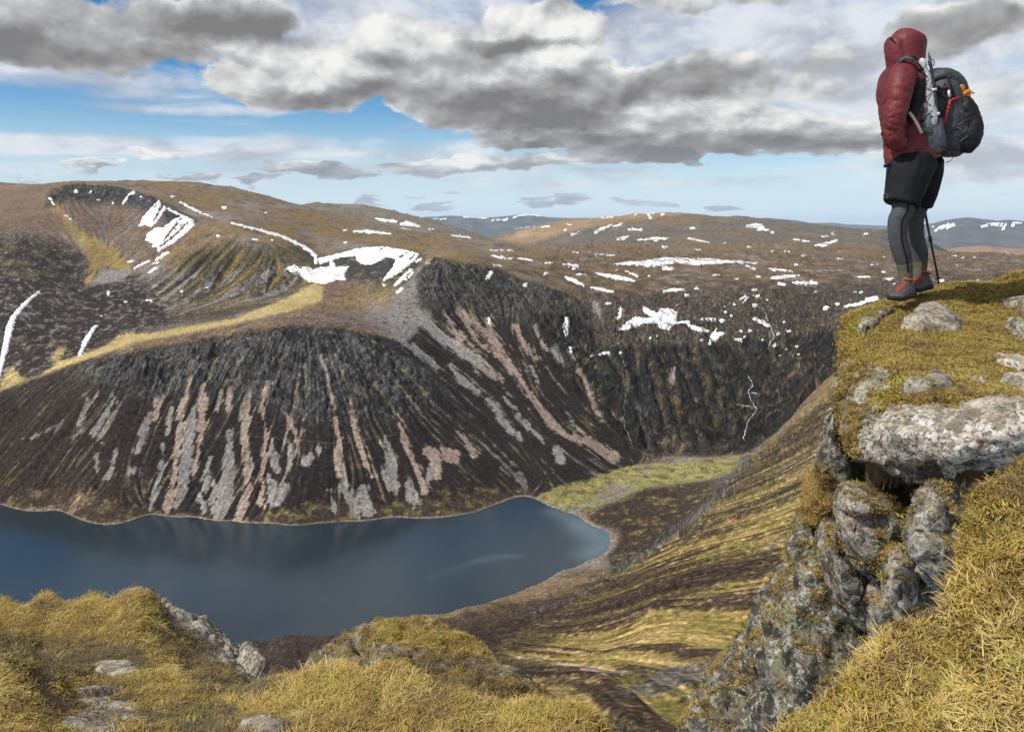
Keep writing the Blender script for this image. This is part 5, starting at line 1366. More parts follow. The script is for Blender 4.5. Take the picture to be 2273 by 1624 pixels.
# rocks of the lower left
rock('granite_boulder', 'white and black lichened rock sloping down beside the left grassy mound',
     [(318, 1312, 4.85), (352, 1317, 4.85), (400, 1345, 4.8), (470, 1393, 4.75), (540, 1441, 4.65), (588, 1490, 4.5), (600, 1520, 4.2), (560, 1545, 4.0), (470, 1540, 3.95), (400, 1500, 4.05), (330, 1420, 4.35), (340, 1360, 4.6),
      (400, 1500, 5.6), (600, 1600, 5.2), (500, 1700, 4.6), (350, 1450, 5.6), (400, 1700, 4.2)], amp=.04, fine=.014, pale=.9, moss=.35, strata=.02)
rock('granite_boulder', 'back tier of the mossy outcrop in the lower middle',
     [(690, 1482, 5.0), (742, 1438, 5.1), (792, 1402, 5.2), (850, 1378, 5.3), (920, 1375, 5.3), (990, 1396, 5.2), (1050, 1428, 5.1), (1098, 1462, 5.0), (1112, 1492, 4.9), (700, 1600, 4.8), (1100, 1600, 4.8), (900, 1480, 4.75), (800, 1480, 4.8), (1000, 1490, 4.75),
      (750, 1560, 6.0), (1100, 1560, 6.0)], amp=.05, fine=.014, pale=.3, moss=.9, strata=.02)
rock('granite_boulder', 'front tier of the mossy outcrop with a grey band of bare rock',
     [(800, 1466, 4.6), (860, 1445, 4.65), (950, 1440, 4.65), (1040, 1452, 4.6), (1090, 1480, 4.5), (1130, 1510, 4.4), (1215, 1552, 4.2), (1290, 1600, 3.9), (1300, 1680, 3.7), (780, 1600, 4.2), (900, 1560, 4.1), (1100, 1600, 3.9),
      (800, 1700, 5.0), (1250, 1700, 4.9)], amp=.05, fine=.016, pale=.2, moss=.9, strata=.025)
rock('granite_boulder', 'small dark rocks poking up at the bottom edge right of the middle grass',
     [(1270, 1612, 3.6), (1330, 1596, 3.7), (1380, 1600, 3.75), (1420, 1625, 3.7), (1440, 1700, 3.6), (1250, 1700, 3.5), (1380, 1700, 4.1)], amp=.05, fine=.012, pale=0, moss=.7)
flat_stone('pale grey flat stone in the turf hollow at lower left', [(100, 1590), (140, 1562), (250, 1580), (300, 1600), (320, 1630), (200, 1640)], .012, lambda u, v, up: near_pt(u, v, up), .5)
flat_stone('pinkish gravelly rock in the hollow below the left mound', [(120, 1560), (160, 1530), (240, 1520), (310, 1545), (340, 1590), (330, 1605), (240, 1600)], .02, lambda u, v, up: near_pt(u, v, up), .8)
flat_stone('pink stone under the grassy rim at lower left', [(170, 1480), (230, 1462), (300, 1470), (310, 1490), (240, 1500)], .015, lambda u, v, up: near_pt(u, v, up), .8)
flat_stone('small grey stone at the bottom edge below the middle grass', [(500, 1640), (540, 1612), (600, 1602), (640, 1615), (600, 1650)], .03, lambda u, v, up: near_pt(u, v, up), .5)

# ------------------------------------------------------------------ grass, moss and heather tufts
def blade_mat(name, cols, trans=.25):
    m, t, b = mat(name)
    tint = t.attr('tint', 'Fac', 'INSTANCER')
    bv = t.attr('bv')
    tip = t.attr('tip')
    r = t.n.new('ShaderNodeValToRGB')
    el_ = r.color_ramp.elements
    el_[0].position = 0; el_[0].color = (*cols[0], 1); el_[1].position = 1; el_[1].color = (*cols[-1], 1)
    for i, c in enumerate(cols[1:-1]):
        e = el_.new((i + 1) / (len(cols) - 1)); e.color = (*c, 1)
    t.l.new(t.math('ADD', tint, t.math('MULTIPLY', t.math('SUBTRACT', bv, .5), .45), clamp=True), r.inputs[0])
    c = t.mix(t.math('MULTIPLY', tip, .35), r.outputs[0], (.62, .50, .25))
    t.l.new(c, b.inputs['Base Color'])
    b.inputs['Roughness'].default_value = .7
    # thin blades pass a little light
    tr = t.n.new('ShaderNodeBsdfTranslucent'); t.l.new(c, tr.inputs[0])
    mx = t.n.new('ShaderNodeMixShader'); mx.inputs[0].default_value = trans
    t.l.new(b.outputs[0], mx.inputs[1]); t.l.new(tr.outputs[0], mx.inputs[2])
    t.l.new(mx.outputs[0], t.n['Material Output'].inputs[0])
    return m


M_STRAW = blade_mat('dry_grass', [(.06, .038, .012), (.26, .145, .030), (.48, .33, .065), (.66, .52, .21), (.34, .33, .05)])
M_MOSS = blade_mat('moss', [(.03, .022, .006), (.16, .08, .010), (.34, .22, .022), (.38, .32, .045), (.15, .18, .03)], .15)
M_HEATH = blade_mat('dead_heather', [(.010, .007, .005), (.030, .018, .011), (.075, .042, .022), (.14, .09, .05)], .05)


def tuft(name, n, L, wdt, spread, droop, m, seed, seg=3, lean=(0, 0)):
    r = np.random.default_rng(seed)
    vs, fs, bv, tp = [], [], [], []
    for i in range(n):
        a = r.uniform(0, 2 * math.pi); l = L * r.uniform(.55, 1.2); w = wdt * r.uniform(.7, 1.3)
        bx, by = r.normal(0, spread, 2)
        t0 = r.uniform(.1, .9) * droop + .1; dx, dy = math.cos(a), math.sin(a)
        px, py = -dy, dx
        k = len(vs); c = r.uniform(0, 1)
        for s in range(seg + 1):
            f = s / seg
            th_ = t0 + f * droop * r.uniform(.7, 1.1)
            hx = f * l * math.sin(min(th_, 1.7)); hz = f * l * math.cos(min(th_, 1.5))
            x = bx + dx * hx + lean[0] * f * l; y = by + dy * hx + lean[1] * f * l
            ww = w * (1 - f * .85) * .5
            for sg in (-1, 1):
                vs.append((x + px * ww * sg, y + py * ww * sg, hz - .004)); bv.append(c); tp.append(f)
        for s in range(seg):
            q = k + s * 2; fs.append((q, q + 1, q + 3, q + 2))
    me = bpy.data.meshes.new(name); me.from_pydata(vs, [], fs)
    for an, av in (('bv', bv), ('tip', tp)):
        at_ = me.attributes.new(an, 'FLOAT', 'POINT'); at_.data.foreach_set('value', np.array(av, np.float32))
    me.materials.append(m)
    return bpy.data.objects.new(name, me)


def source(name, objs):
    c = bpy.data.collections.new(name)
    for o in objs: c.objects.link(o)
    return c


C_STRAW = source('straw_tufts', [tuft('grass_tuft', 22, .042, .0030, .018, 1.35, M_STRAW, 10 + i, 4, (.25, .0)) for i in range(5)])
C_MOSS = source('moss_tufts', [tuft('moss_tuft', 34, .020, .0034, .014, .7, M_MOSS, 30 + i, 2) for i in range(4)])
C_HEATH = source('heather_tufts', [tuft('heather_tuft', 30, .034, .0026, .015, .8, M_HEATH, 50 + i, 2) for i in range(3)])


def gn_scatter(obj, coll):
    ng = bpy.data.node_groups.new('scatter', 'GeometryNodeTree')
    ng.interface.new_socket('Geometry', in_out='INPUT', socket_type='NodeSocketGeometry')
    ng.interface.new_socket('Geometry', in_out='OUTPUT', socket_type='NodeSocketGeometry')
    N = ng.nodes; Lk = ng.links
    gi = N.new('NodeGroupInput'); go = N.new('NodeGroupOutput')
    iop = N.new('GeometryNodeInstanceOnPoints'); ci = N.new('GeometryNodeCollectionInfo')
    ci.inputs['Collection'].default_value = coll; ci.inputs['Separate Children'].default_value = True; ci.inputs['Reset Children'].default_value = True
    iop.inputs['Pick Instance'].default_value = True
    Lk.new(gi.outputs[0], iop.inputs['Points']); Lk.new(ci.outputs[0], iop.inputs['Instance'])
    def na(n, t):
        x = N.new('GeometryNodeInputNamedAttribute'); x.data_type = t; x.inputs['Name'].default_value = n
        return x.outputs[0]
    Lk.new(na('rot', 'FLOAT_VECTOR'), iop.inputs['Rotation']); Lk.new(na('scl', 'FLOAT'), iop.inputs['Scale'])
    Lk.new(na('idx', 'INT'), iop.inputs['Instance Index'])
    Lk.new(iop.outputs[0], go.inputs[0])
    md = obj.modifiers.new('scatter', 'NODES'); md.node_group = ng


def surf_samples(obj, dens, seed):
    """random points on a mesh: positions, normals"""
    me = obj.data; me.calc_loop_triangles()
    n = len(me.loop_triangles)
    tri = np.empty(n * 3, np.int32); me.loop_triangles.foreach_get('vertices', tri); tri = tri.reshape(-1, 3)
    co, no = mesh_co(me)
    a, b, c = co[tri[:, 0]], co[tri[:, 1]], co[tri[:, 2]]
    cr = np.cross(b - a, c - a); ar = np.linalg.norm(cr, axis=1) / 2
    # only near the camera
    D = a[:, 1]; ok = (D < 8.0)
    u = CU + F * a[:, 0] / np.maximum(D, .3); v = V0 - F * a[:, 2] / np.maximum(D, .3)
    ok &= (u > -140) & (u < 2420) & (v < 1800) & (v > 500)
    ar = ar * ok
    r = np.random.default_rng(seed)
    N = int(ar.sum() * dens)
    if N == 0: return np.zeros((0, 3)), np.zeros((0, 3)), r
    k = r.choice(n, N, p=ar / ar.sum())
    s, t = r.random(N), r.random(N); f = s + t > 1; s[f] = 1 - s[f]; t[f] = 1 - t[f]
    P = a[k] + (b - a)[k] * s[:, None] + (c - a)[k] * t[:, None]
    nn = cr[k] / (np.linalg.norm(cr[k], axis=1)[:, None] + 1e-12)
    nn *= np.sign(nn[:, 2:3] + 1e-9)
    return P, nn, r


def scatter(name, label, obj, coll, dens, prob, tint, seed, size=(.7, 1.3), tilt=.6, ncoll=5):
    P, nn, r = surf_samples(obj, dens, seed)
    u = CU + F * P[:, 0] / P[:, 1]; v = V0 - F * P[:, 2] / P[:, 1]
    pr = prob(P, nn, u, v)
    keep = r.random(len(P)) < pr
    P, nn, u, v = P[keep], nn[keep], u[keep], v[keep]
    N = len(P)
    if N == 0: return None
    hz_ = np.clip(1 + .22 * nz2(P, .22, 40), .5, 1.4)
    tn = np.clip(tint(P, nn, u, v) + r.normal(0, .13, N), 0, 1)
    # lean the tuft partly with the surface
    tx = np.arctan2(-nn[:, 1], nn[:, 2]) * tilt; ty = np.arctan2(nn[:, 0], nn[:, 2]) * tilt
    rot = np.stack([np.clip(tx, -1.2, 1.2), np.clip(ty, -1.2, 1.2), r.normal(0, 1.0, N)], 1)
    me = bpy.data.meshes.new(name); me.vertices.add(N); me.vertices.foreach_set('co', P.astype(np.float32).ravel())
    a = me.attributes.new('rot', 'FLOAT_VECTOR', 'POINT'); a.data.foreach_set('vector', rot.astype(np.float32).ravel())
    a = me.attributes.new('scl', 'FLOAT', 'POINT'); a.data.foreach_set('value', (hz_ * r.uniform(size[0], size[1], N)).astype(np.float32))
    a = me.attributes.new('tint', 'FLOAT', 'POINT'); a.data.foreach_set('value', tn.astype(np.float32))
    a = me.attributes.new('idx', 'INT', 'POINT'); a.data.foreach_set('value', r.integers(0, ncoll, N).astype(np.int32))
    o = link(name, me, None, 'stuff', label)
    gn_scatter(o, coll)
    return o


def nz2(P, s, o=0.0): return fbm2(P[:, 0] / s + o, P[:, 1] / s - o, 3) * 2.2
def pm(u, v, poly, soft=14): return sstep(poly_sd(u, v, poly), -soft * .5, soft * .5)

# bare places of the left ground
BARE_L = [[(-60, 1405), (60, 1412), (180, 1415), (250, 1425), (300, 1440), (330, 1475), (320, 1495), (230, 1508), (110, 1512), (60, 1530), (0, 1475), (-60, 1470)],
          [(60, 1530), (110, 1512), (260, 1512), (345, 1540), (370, 1600), (340, 1640), (250, 1650), (110, 1610)],
          [(335, 1310), (420, 1340), (520, 1410), (605, 1490), (605, 1535), (560, 1550), (430, 1530), (380, 1470), (340, 1440), (345, 1370)],
          [(370, 1555), (520, 1565), (580, 1600), (500, 1680), (370, 1660)]]
def bareL(u, v): return np.clip(sum(pm(u, v, p, 24) for p in BARE_L), 0, 1)
DARK_R = [[(2100, 1080), (2280, 1010), (2300, 1090), (2160, 1150), (2110, 1150)], [(2000, 1380), (2060, 1345), (2110, 1330), (2120, 1360), (2030, 1400)]]
def darkR(u, v): return np.clip(sum(pm(u, v, p, 30) for p in DARK_R), 0, 1)

def pL(P, n, u, v):
    return (1 - .985 * bareL(u, v)) * (1 - .85 * darkR(u, v)) * sstep(n[:, 2], .15, .4) * (.12 + .88 * sstep(nz2(P, .15, 3) + .5 * nz2(P, .5, 13), -.55, .35))
def tL(P, n, u, v):
    base = .50 + .24 * nz2(P, .5, 1) + .30 * nz2(P, .11, 2)
    base = np.where(u > 1700, base + .06 - .12 * sstep(-v, -1300, -1180), base)
    base = base - .20 * pm(u, v, [(2080, 1040), (2290, 980), (2290, 1260), (2180, 1280), (2110, 1180)], 60)
    base = base + .16 * pm(u, v, [(1850, 1560), (1960, 1440), (2273, 1560), (2273, 1700), (1800, 1700)], 60) + .18 * pm(u, v, [(930, 1480), (1000, 1520), (1280, 1600), (1100, 1640), (900, 1560)], 30)
    return base
scatter('grass', 'straw yellow grass on the foreground turf', turf, C_STRAW, 2200, pL, tL, 101, (.5, 1.2))
def pLm(P, n, u, v):
    return (1 - .7 * bareL(u, v)) * np.clip(.3 + sstep(nz2(P, .3, 7), -.2, .5) * .4 + .8 * sstep(-(nz2(P, .15, 3) + .5 * nz2(P, .5, 13)), -.1, .7) + darkR(u, v), 0, 1) * sstep(n[:, 2], .0, .3)
scatter('moss', 'yellow and brown moss between the foreground grass', turf, C_MOSS, 3000, pLm, lambda P, n, u, v: .40 + .32 * nz2(P, .35, 8) - .28 * darkR(u, v), 102, (.7, 1.5), ncoll=4)
def pLh(P, n, u, v): return np.clip(bareL(u, v) * sstep(nz2(P, .2, 5), -1.0, -.2) * (1 - .85 * pm(u, v, BARE_L[1], 20)) + .6 * darkR(u, v), 0, 1)
scatter('dead_heather', 'dark dead heather stems in the foreground hollows', turf, C_HEATH, 1700, pLh, lambda P, n, u, v: .16 + .2 * nz2(P, .2, 4), 103, (.6, 1.2), ncoll=3)

STONES = [c4([(510, 410), (560, 340), (640, 275), (740, 270), (830, 320), (930, 380), (860, 420), (720, 420), (600, 425)]), c4([(470, 820), (560, 770), (700, 715), (800, 730), (850, 780), (700, 830), (560, 850)]),
          c4([(1165, 410), (1230, 385), (1400, 390), (1500, 430), (1400, 480), (1220, 465)]), c4([(1130, 225), (1250, 205), (1500, 215), (1500, 330), (1350, 340), (1220, 270)]), c4([(225, 470), (250, 400), (330, 340), (430, 300), (520, 290), (430, 345), (330, 400), (260, 480)])]
def stoneM(u, v): return np.clip(sum(pm(u, v, p, 8) for p in STONES), 0, 1)
def visL(P):
    u = CU + F * P[:, 0] / P[:, 1]
    lip = np.interp(u, [1880, 1900, 1950, 2050, 2150, 2273, 2700], [4.5, 3.98, 3.68, 3.52, 3.42, 3.34, 3.24])
    lef = np.interp(P[:, 1], [3.5, 4.0, 4.6, 5.0, 5.3, 6.0, 8.0], [1945, 1930, 1909, 1896, 1874, 1890, 1950])
    return (P[:, 1] > lip - .06) & (u > lef - 6)
def pG(P, n, u, v):
    g = sstep(nz2(P, .45, 6) + .9 * pm(u, v, [(1920, 790), (2000, 735), (2273, 770), (2273, 880), (2100, 860), (1950, 800)], 40) - .25, -.35, .35)
    return visL(P) * (1 - stoneM(u, v)) * g
scatter('grass', 'pale grass growing on top of the ledge', ledge, C_STRAW, 2300, pG, lambda P, n, u, v: .56 + .2 * nz2(P, .4, 2) + .25 * pm(u, v, [(2050, 640), (2273, 620), (2273, 690), (2060, 690)], 20), 104, (.4, .95))
def pMs(P, n, u, v): return visL(P) * (1 - .9 * stoneM(u, v)) * (.35 + .65 * sstep(-nz2(P, .45, 6), -.6, .2))
scatter('moss', 'yellow, green and rusty moss cushions on the ledge', ledge, C_MOSS, 4200, pMs,
        lambda P, n, u, v: .50 + .28 * nz2(P, .3, 12) + .2 * pm(u, v, [(1870, 700), (1990, 660), (2080, 650), (1990, 700), (1900, 740)], 20) - .25 * pm(u, v, [(1880, 800), (1960, 860), (1900, 960)], 20), 105, (.8, 1.8), ncoll=4)
scatter('dead_heather', 'rust brown stems on the ledge turf', ledge, C_HEATH, 900, lambda P, n, u, v: visL(P) * (1 - stoneM(u, v)) * sstep(nz2(P, .22, 14), .0, .5), lambda P, n, u, v: .7 + .2 * nz2(P, .2, 4), 106, (.5, 1.0), ncoll=3)
# moss and grass on the rocks
for o in [x for x in COL.objects if x.name.startswith(('granite_', 'cleft_rock'))]:
    nm = o.get('label', '')
    dens = 1500
    if 'outcrop' in nm:
        OG = [(840, 1370), (930, 1365), (1010, 1395), (1070, 1440), (1090, 1470), (1020, 1455), (960, 1440), (880, 1430), (810, 1420)]
        OD = [(870, 1462), (960, 1452), (1060, 1470), (1120, 1500), (1220, 1550), (1300, 1600), (1290, 1640), (1100, 1570), (940, 1540), (880, 1500)]
        scatter('moss', 'moss on the ' + nm.split(' with')[0], o, C_MOSS, 2600, lambda P, n, u, v: np.clip(.9 * pm(u, v, OG, 20) + .75 * pm(u, v, OD, 30) * sstep(nz2(P, .2, 2), -.5, .3) + .2 * sstep(nz2(P, .2, 2), .2, .6), 0, 1), lambda P, n, u, v: .22 + .25 * nz2(P, .3, 12) + .3 * pm(u, v, OG, 20), 201, (.7, 1.5), ncoll=4)
        scatter('grass', 'grass on the ' + nm.split(' with')[0], o, C_STRAW, 1600, lambda P, n, u, v: pm(u, v, OG, 16) * sstep(nz2(P, .25, 9), -.6, .1), lambda P, n, u, v: .62 + .2 * nz2(P, .2, 3), 202, (.4, .8))
        scatter('dead_heather', 'dark growth on the ' + nm.split(' with')[0], o, C_HEATH, 2200, lambda P, n, u, v: pm(u, v, OD, 30) * sstep(nz2(P, .2, 7), -.6, .2), lambda P, n, u, v: .3 + .2 * nz2(P, .2, 3), 207, (.5, 1.1), ncoll=3)
    elif 'lichened rock sloping' in nm:
        scatter('dead_heather', 'dark growth on the rock beside the left mound', o, C_HEATH, 2000, lambda P, n, u, v: sstep(n[:, 2], .1, .4) * pm(u, v, [(330, 1380), (420, 1400), (470, 1440), (430, 1480), (360, 1460)], 30) , lambda P, n, u, v: .3 + 0 * u, 203, ncoll=3)
    elif 'slab' not in nm:
        scatter('moss', 'rusty moss in the cracks of the ' + ' '.join(nm.split()[:4]), o, C_MOSS, dens, lambda P, n, u, v: sstep(n[:, 2], .35, .7) * sstep(nz2(P, .2, 2), -.3, .3), lambda P, n, u, v: .30 + .2 * nz2(P, .3, 12), 204, (.7, 1.4), ncoll=4)
    else:
        scatter('moss', 'rusty moss hanging on the left side of the slab', o, C_MOSS, 3000, lambda P, n, u, v: sstep(n[:, 2], -.3, .3) * pm(u, v, [(1870, 740), (1915, 740), (1940, 860), (1900, 1000), (1868, 1000), (1860, 860)], 20) * sstep(nz2(P, .15, 2), -.4, .3), lambda P, n, u, v: .32 + .2 * nz2(P, .2, 12), 205, (.8, 1.6), ncoll=4)

ORG = [(1788, 1075), (1830, 1035), (1840, 1120), (1812, 1165), (1786, 1150)]
for o in [x for x in COL.objects if x.name.startswith('granite_') and ('left shoulder' in x.get('label', '') or 'dark steep granite' in x.get('label', ''))]:
    scatter('grass', 'rust orange grass growing on the ' + ('shoulder block of the cliff' if 'left shoulder' in o['label'] else 'top of the dark buttress'), o, C_STRAW, 4500, lambda P, n, u, v: pm(u, v, ORG, 20), lambda P, n, u, v: .27 + .1 * nz2(P, .1, 3), 301, (.8, 1.3))

# ------------------------------------------------------------------ the hiker
HD = 5.45                                   # depth of the hiker
PXM = F / HD
def hp(u, v, dy=0.0):
    """photo point on the hiker's plane, pushed dy metres away from the camera"""
    P = at(u, v, HD); return Vector((P[0] * (1 + dy / HD), P[1] + dy, P[2]))
FOOT = hp(2018, 655)


def tube_bm(rings, seg=20, cap=True):
    """rings: (centre Vector, axis-x radius, axis-y radius, yaw) stacked; cross-sections stay roughly level"""
    bm = bmesh.new(); prev = None; n = len(rings)
    cs = [r[0] for r in rings]
    for i, (c, rx, ry, yaw) in enumerate(rings):
        d = (cs[min(i + 1, n - 1)] - cs[max(i - 1, 0)]).normalized()
        X_ = Vector((math.cos(yaw), math.sin(yaw), 0)); X_ = (X_ - d * X_.dot(d)).normalized(); Y_ = d.cross(X_)
        ring = [bm.verts.new(c + X_ * (rx * math.cos(2 * math.pi * k / seg)) + Y_ * (ry * math.sin(2 * math.pi * k / seg))) for k in range(seg)]
        if prev:
            for k in range(seg): bm.faces.new((prev[k], prev[(k + 1) % seg], ring[(k + 1) % seg], ring[k]))
        elif cap: bm.faces.new(ring[::-1])
        prev = ring
    if cap: bm.faces.new(prev)
    bmesh.ops.recalc_face_normals(bm, faces=bm.faces)
    return bm


def dens_rings(pts, n=4):
    """catmull-rom subdivision of ring lists (u, v, dy, rx, ry, yaw)"""
    P = [pts[0]] + list(pts) + [pts[-1]]
    out = []
    for i in range(1, len(P) - 2):
        for k in range(n):
            t = k / n
            q = []
            for a, b, c, d in zip(P[i - 1], P[i], P[i + 1], P[i + 2]):
                q.append(.5 * (2 * b + (c - a) * t + (2 * a - 5 * b + 4 * c - d) * t * t + (3 * b - a - 3 * c + d) * t ** 3))
            out.append(q)
    out.append(list(pts[-1]))
    return [(hp(q[0], q[1], q[2]), max(q[3], .003), max(q[4], .003), q[5]) for q in out]


def merge_bm(bms):
    bm = bmesh.new()
    for b in bms:
        m = bpy.data.meshes.new('t'); b.to_mesh(m); b.free(); bm.from_mesh(m); bpy.data.meshes.remove(m)
    return bm


def fold_disp(me, amp, s=(.09, .09, .05), o=0, fine=.25, mask=None):
    co, no = mesh_co(me)
    n = fbm3(co / np.array(s) + o, 2)
    d = amp * (1 - 2.2 * np.abs(n)) + amp * fine * fbm3(co / .02 + o, 2)
    if mask is not None: d = d * mask(co)
    set_co(me, co + no * d[:, None])


def finish(name, me, m, parent, label=None, auto=True):
    me.materials.clear(); me.materials.append(m)
    for p in me.polygons: p.use_smooth = True
    o = link(name, me, parent, None, label)
    return o


def bm_obj(name, bm, m, parent, label=None, smooth=True, bevel=0):
    me = bpy.data.meshes.new(name); bm.to_mesh(me); bm.free()
    me.materials.append(m)
    for p in me.polygons: p.use_smooth = smooth
    o = link(name, me, parent, None, label)
    if bevel:
        b = o.modifiers.new('b', 'BEVEL'); b.width = bevel; b.segments = 2
    return o


def root(name, loc, label, cat, group=None):
    o = link(name, None, None, None, label, cat, group); o.location = loc
    return o


def par(o, r):
    """parent without moving"""
    o.parent = r; o.matrix_parent_inverse = Matrix.Translation(-Vector(r.location)); return o


def ribbon_bm(pts, wdt, thk=.002, side=None):
    """flat strap along points; width across 'side' direction"""
    bm = bmesh.new(); prev = None
    for i, p in enumerate(pts):
        d = (pts[min(i + 1, len(pts) - 1)] - pts[max(i - 1, 0)]).normalized()
        s = (side - d * side.dot(d)).normalized() if side is not None else d.cross(Vector((0, -1, 0))).normalized()
        nn = d.cross(s).normalized()
        w = wdt[i] if isinstance(wdt, (list, tuple)) else wdt
        r = [bm.verts.new(p + s * (w / 2 * a) + nn * (thk / 2 * b)) for a, b in ((-1, -1), (1, -1), (1, 1), (-1, 1))]
        if prev:
            for k in range(4): bm.faces.new((prev[k], prev[(k + 1) % 4], r[(k + 1) % 4], r[k]))
        else: bm.faces.new(r[::-1])
        prev = r
    bm.faces.new(prev); bmesh.ops.recalc_face_normals(bm, faces=bm.faces)
    return bm


def line_bm(pts, r, seg=8):
    return tube_bm([(Vector(p), r if not isinstance(r, (list, tuple)) else r[i], r if not isinstance(r, (list, tuple)) else r[i], 0.3) for i, p in enumerate(pts)], seg)


m_jacket = flat_mat('red_jacket_shell', (.118, .016, .018), .58, .35, .22, 6, .2, .004)
m_shorts = flat_mat('black_shorts_cloth', (.008, .009, .011), .8, .2, .3, 8, .2, .004)
m_tights = flat_mat('grey_tights_knit', (.062, .065, .072), .9, .15, .18, 40, .3, .001)
m_sock = flat_mat('olive_sock_knit', (.088, .092, .062), .95, .1, .2, 60, .5, .001)
m_blackf = flat_mat('black_fabric', (.010, .010, .012), .75, .25, .3, 20)
m_pack = flat_mat('charcoal_pack_cloth', (.040, .042, .048), .6, .35, .3, 18, .3, .003)
m_pocket = flat_mat('grey_pocket_cloth', (.070, .074, .084), .5, .4, .3, 14, .3, .003)
m_mesh = flat_mat('black_mesh_cloth', (.006, .006, .007), .6, .3, .3, 40)
m_silver = flat_mat('silver_tent_cloth', (.36, .37, .385), .38, .5, .25, 30, .4, .004)
m_teal = flat_mat('teal_strap_web', (.035, .065, .070), .7, .3, .2, 40)
m_redtrim = flat_mat('red_trim', (.50, .025, .028), .6, .3, .1, 40)
m_orange = flat_mat('orange_plush', (.48, .17, .025), .95, .1, .35, 90, .6, .004)
m_cream = flat_mat('cream_cloth', (.55, .50, .40), .8, .2, .1, 40)
m_skin = flat_mat('skin', (.48, .27, .19), .55, .4, .08, 20)
m_sole = flat_mat('black_rubber', (.012, .012, .012), .7, .3, .2, 60)
m_shoe = flat_mat('grey_shoe_mesh', (.075, .08, .082), .8, .2, .35, 50, .4, .002)
m_coral = flat_mat('coral_laces', (.42, .065, .045), .7, .3, .1, 50)
m_steel = flat_mat('dark_pole_metal', (.02, .02, .022), .35, .5, .1, 20)
m_clear = flat_mat('clear_bottle', (.30, .34, .36), .15, .6, .1, 20)
m_clear.node_tree.nodes['Principled BSDF'].inputs['Transmission Weight'].default_value = .6
m_white = flat_mat('white_plastic', (.62, .64, .66), .45, .4, .05, 20)

hiker = root('person', FOOT, 'hiker in a red hooded jacket and black shorts standing on the ledge', 'person')

# body: one continuous figure (head, trunk, arm, legs) under the clothes
YW = 0.25
def limb(pts, n=3, seg=16): return tube_bm(dens_rings(pts, n), seg)
LEGN = [(2020, 385, -.06, .088, .10, YW), (2012, 430, -.07, .078, .090, YW), (2003, 470, -.08, .060, .068, YW), (1993, 492, -.08, .056, .062, YW), (1993, 530, -.07, .050, .058, YW), (2001, 560, -.06, .052, .056, YW),
        (2008, 590, -.05, .043, .046, YW), (2010, 620, -.05, .035, .040, YW), (2010, 646, -.05, .035, .042, YW)]
LEGF = [(2040, 385, .10, .078, .09, YW), (2040, 430, .12, .076, .088, YW), (2032, 470, .14, .058, .066, YW), (2030, 492, .15, .052, .060, YW), (2033, 530, .16, .048, .056, YW), (2040, 560, .17, .050, .055, YW),
        (2042, 590, .18, .041, .044, YW), (2040, 615, .18, .034, .040, YW), (2040, 636, .18, .034, .040, YW)]
TRUNK = [(2026, 388, .02, .11, .10, YW), (2026, 350, .02, .14, .12, YW), (2018, 300, .02, .14, .13, YW), (2012, 250, .02, .145, .15, YW), (2008, 200, .02, .14, .17, YW), (2012, 168, .02, .12, .17, YW), (2016, 150, .02, .065, .07, YW), (2015, 135, .02, .058, .06, YW)]
HEAD = [(2014, 138, .02, .055, .06, YW), (2010, 122, .02, .085, .075, YW), (2012, 105, .02, .098, .082, YW), (2014, 90, .02, .092, .08, YW), (2014, 78, .02, .055, .05, YW)]
ARMN = [(2005, 170, -.14, .06, .06, 0), (1998, 205, -.19, .054, .058, 0), (1990, 245, -.20, .048, .05, 0), (1984, 275, -.19, .042, .046, 0), (1986, 305, -.15, .038, .042, 0), (2000, 322, -.11, .035, .03, 0)]
ARMF = [(2015, 170, .20, .06, .06, 0), (2006, 205, .24, .054, .056, 0), (1996, 250, .24, .046, .048, 0), (1986, 280, .20, .042, .044, 0), (1982, 305, .14, .036, .04, 0), (1992, 320, .10, .034, .03, 0)]
nose = limb([(1998, 112, -.005, .012, .012, 0), (1988, 112, -.02, .010, .012, 0)], 2, 10)
body = voxel(merge_bm([limb(LEGN), limb(LEGF), limb(TRUNK), limb(HEAD), limb(ARMN), limb(ARMF), nose]), .012, 6)
bo = par(finish('body', body, m_skin, hiker), hiker)

# tights, knee creases come from displacement
def leg_cloth(name, L, grow, i0, i1, m, amp, label=None):
    r = dens_rings(L, 5); a = int(i0 * 5); b = int(i1 * 5) + 1
    rr = [(c, rx + grow, ry + grow, y) for c, rx, ry, y in r[a:b]]
    bm = tube_bm(rr, 32); bmesh.ops.subdivide_edges(bm, edges=[e for e in bm.edges], cuts=1)
    me = bpy.data.meshes.new(name); bm.to_mesh(me); bm.free()
    fold_disp(me, amp, (.05, .05, .012), 3)
    return par(finish(name, me, m, hiker, label), hiker)
leg_cloth('tights', LEGN, .004, 1, 5.9, m_tights, .0012); leg_cloth('tights', LEGF, .004, 1, 5.9, m_tights, .0012)
leg_cloth('sock', LEGN, .0055, 5.8, 8, m_sock, .0010); leg_cloth('sock', LEGF, .0055, 5.8, 8, m_sock, .0010)
# dark seam down the near leg
rn = dens_rings(LEGN, 5)[5:33]
seam = [c + Vector((-.12 * rx, -(ry + .0065), 0)) for c, rx, ry, y in rn]
par(bm_obj('seam', ribbon_bm(seam, .010, .003, Vector((1, 0, 0))), m_blackf, hiker), hiker)
cf = dens_rings(LEGF, 5)[26]
bmm = merge_bm([ribbon_bm([cf[0] + Vector((.020 + a * .010, -.052, .010 * b)), cf[0] + Vector((.020 + a * .004, -.054, .004 * b)), cf[0] + Vector((.020 - a * .010, -.052, .012 * b))], .006, .003) for a, b in ((1, 1), (1, -1))])
par(bm_obj('calf_mark', bmm, m_blackf, hiker), hiker)

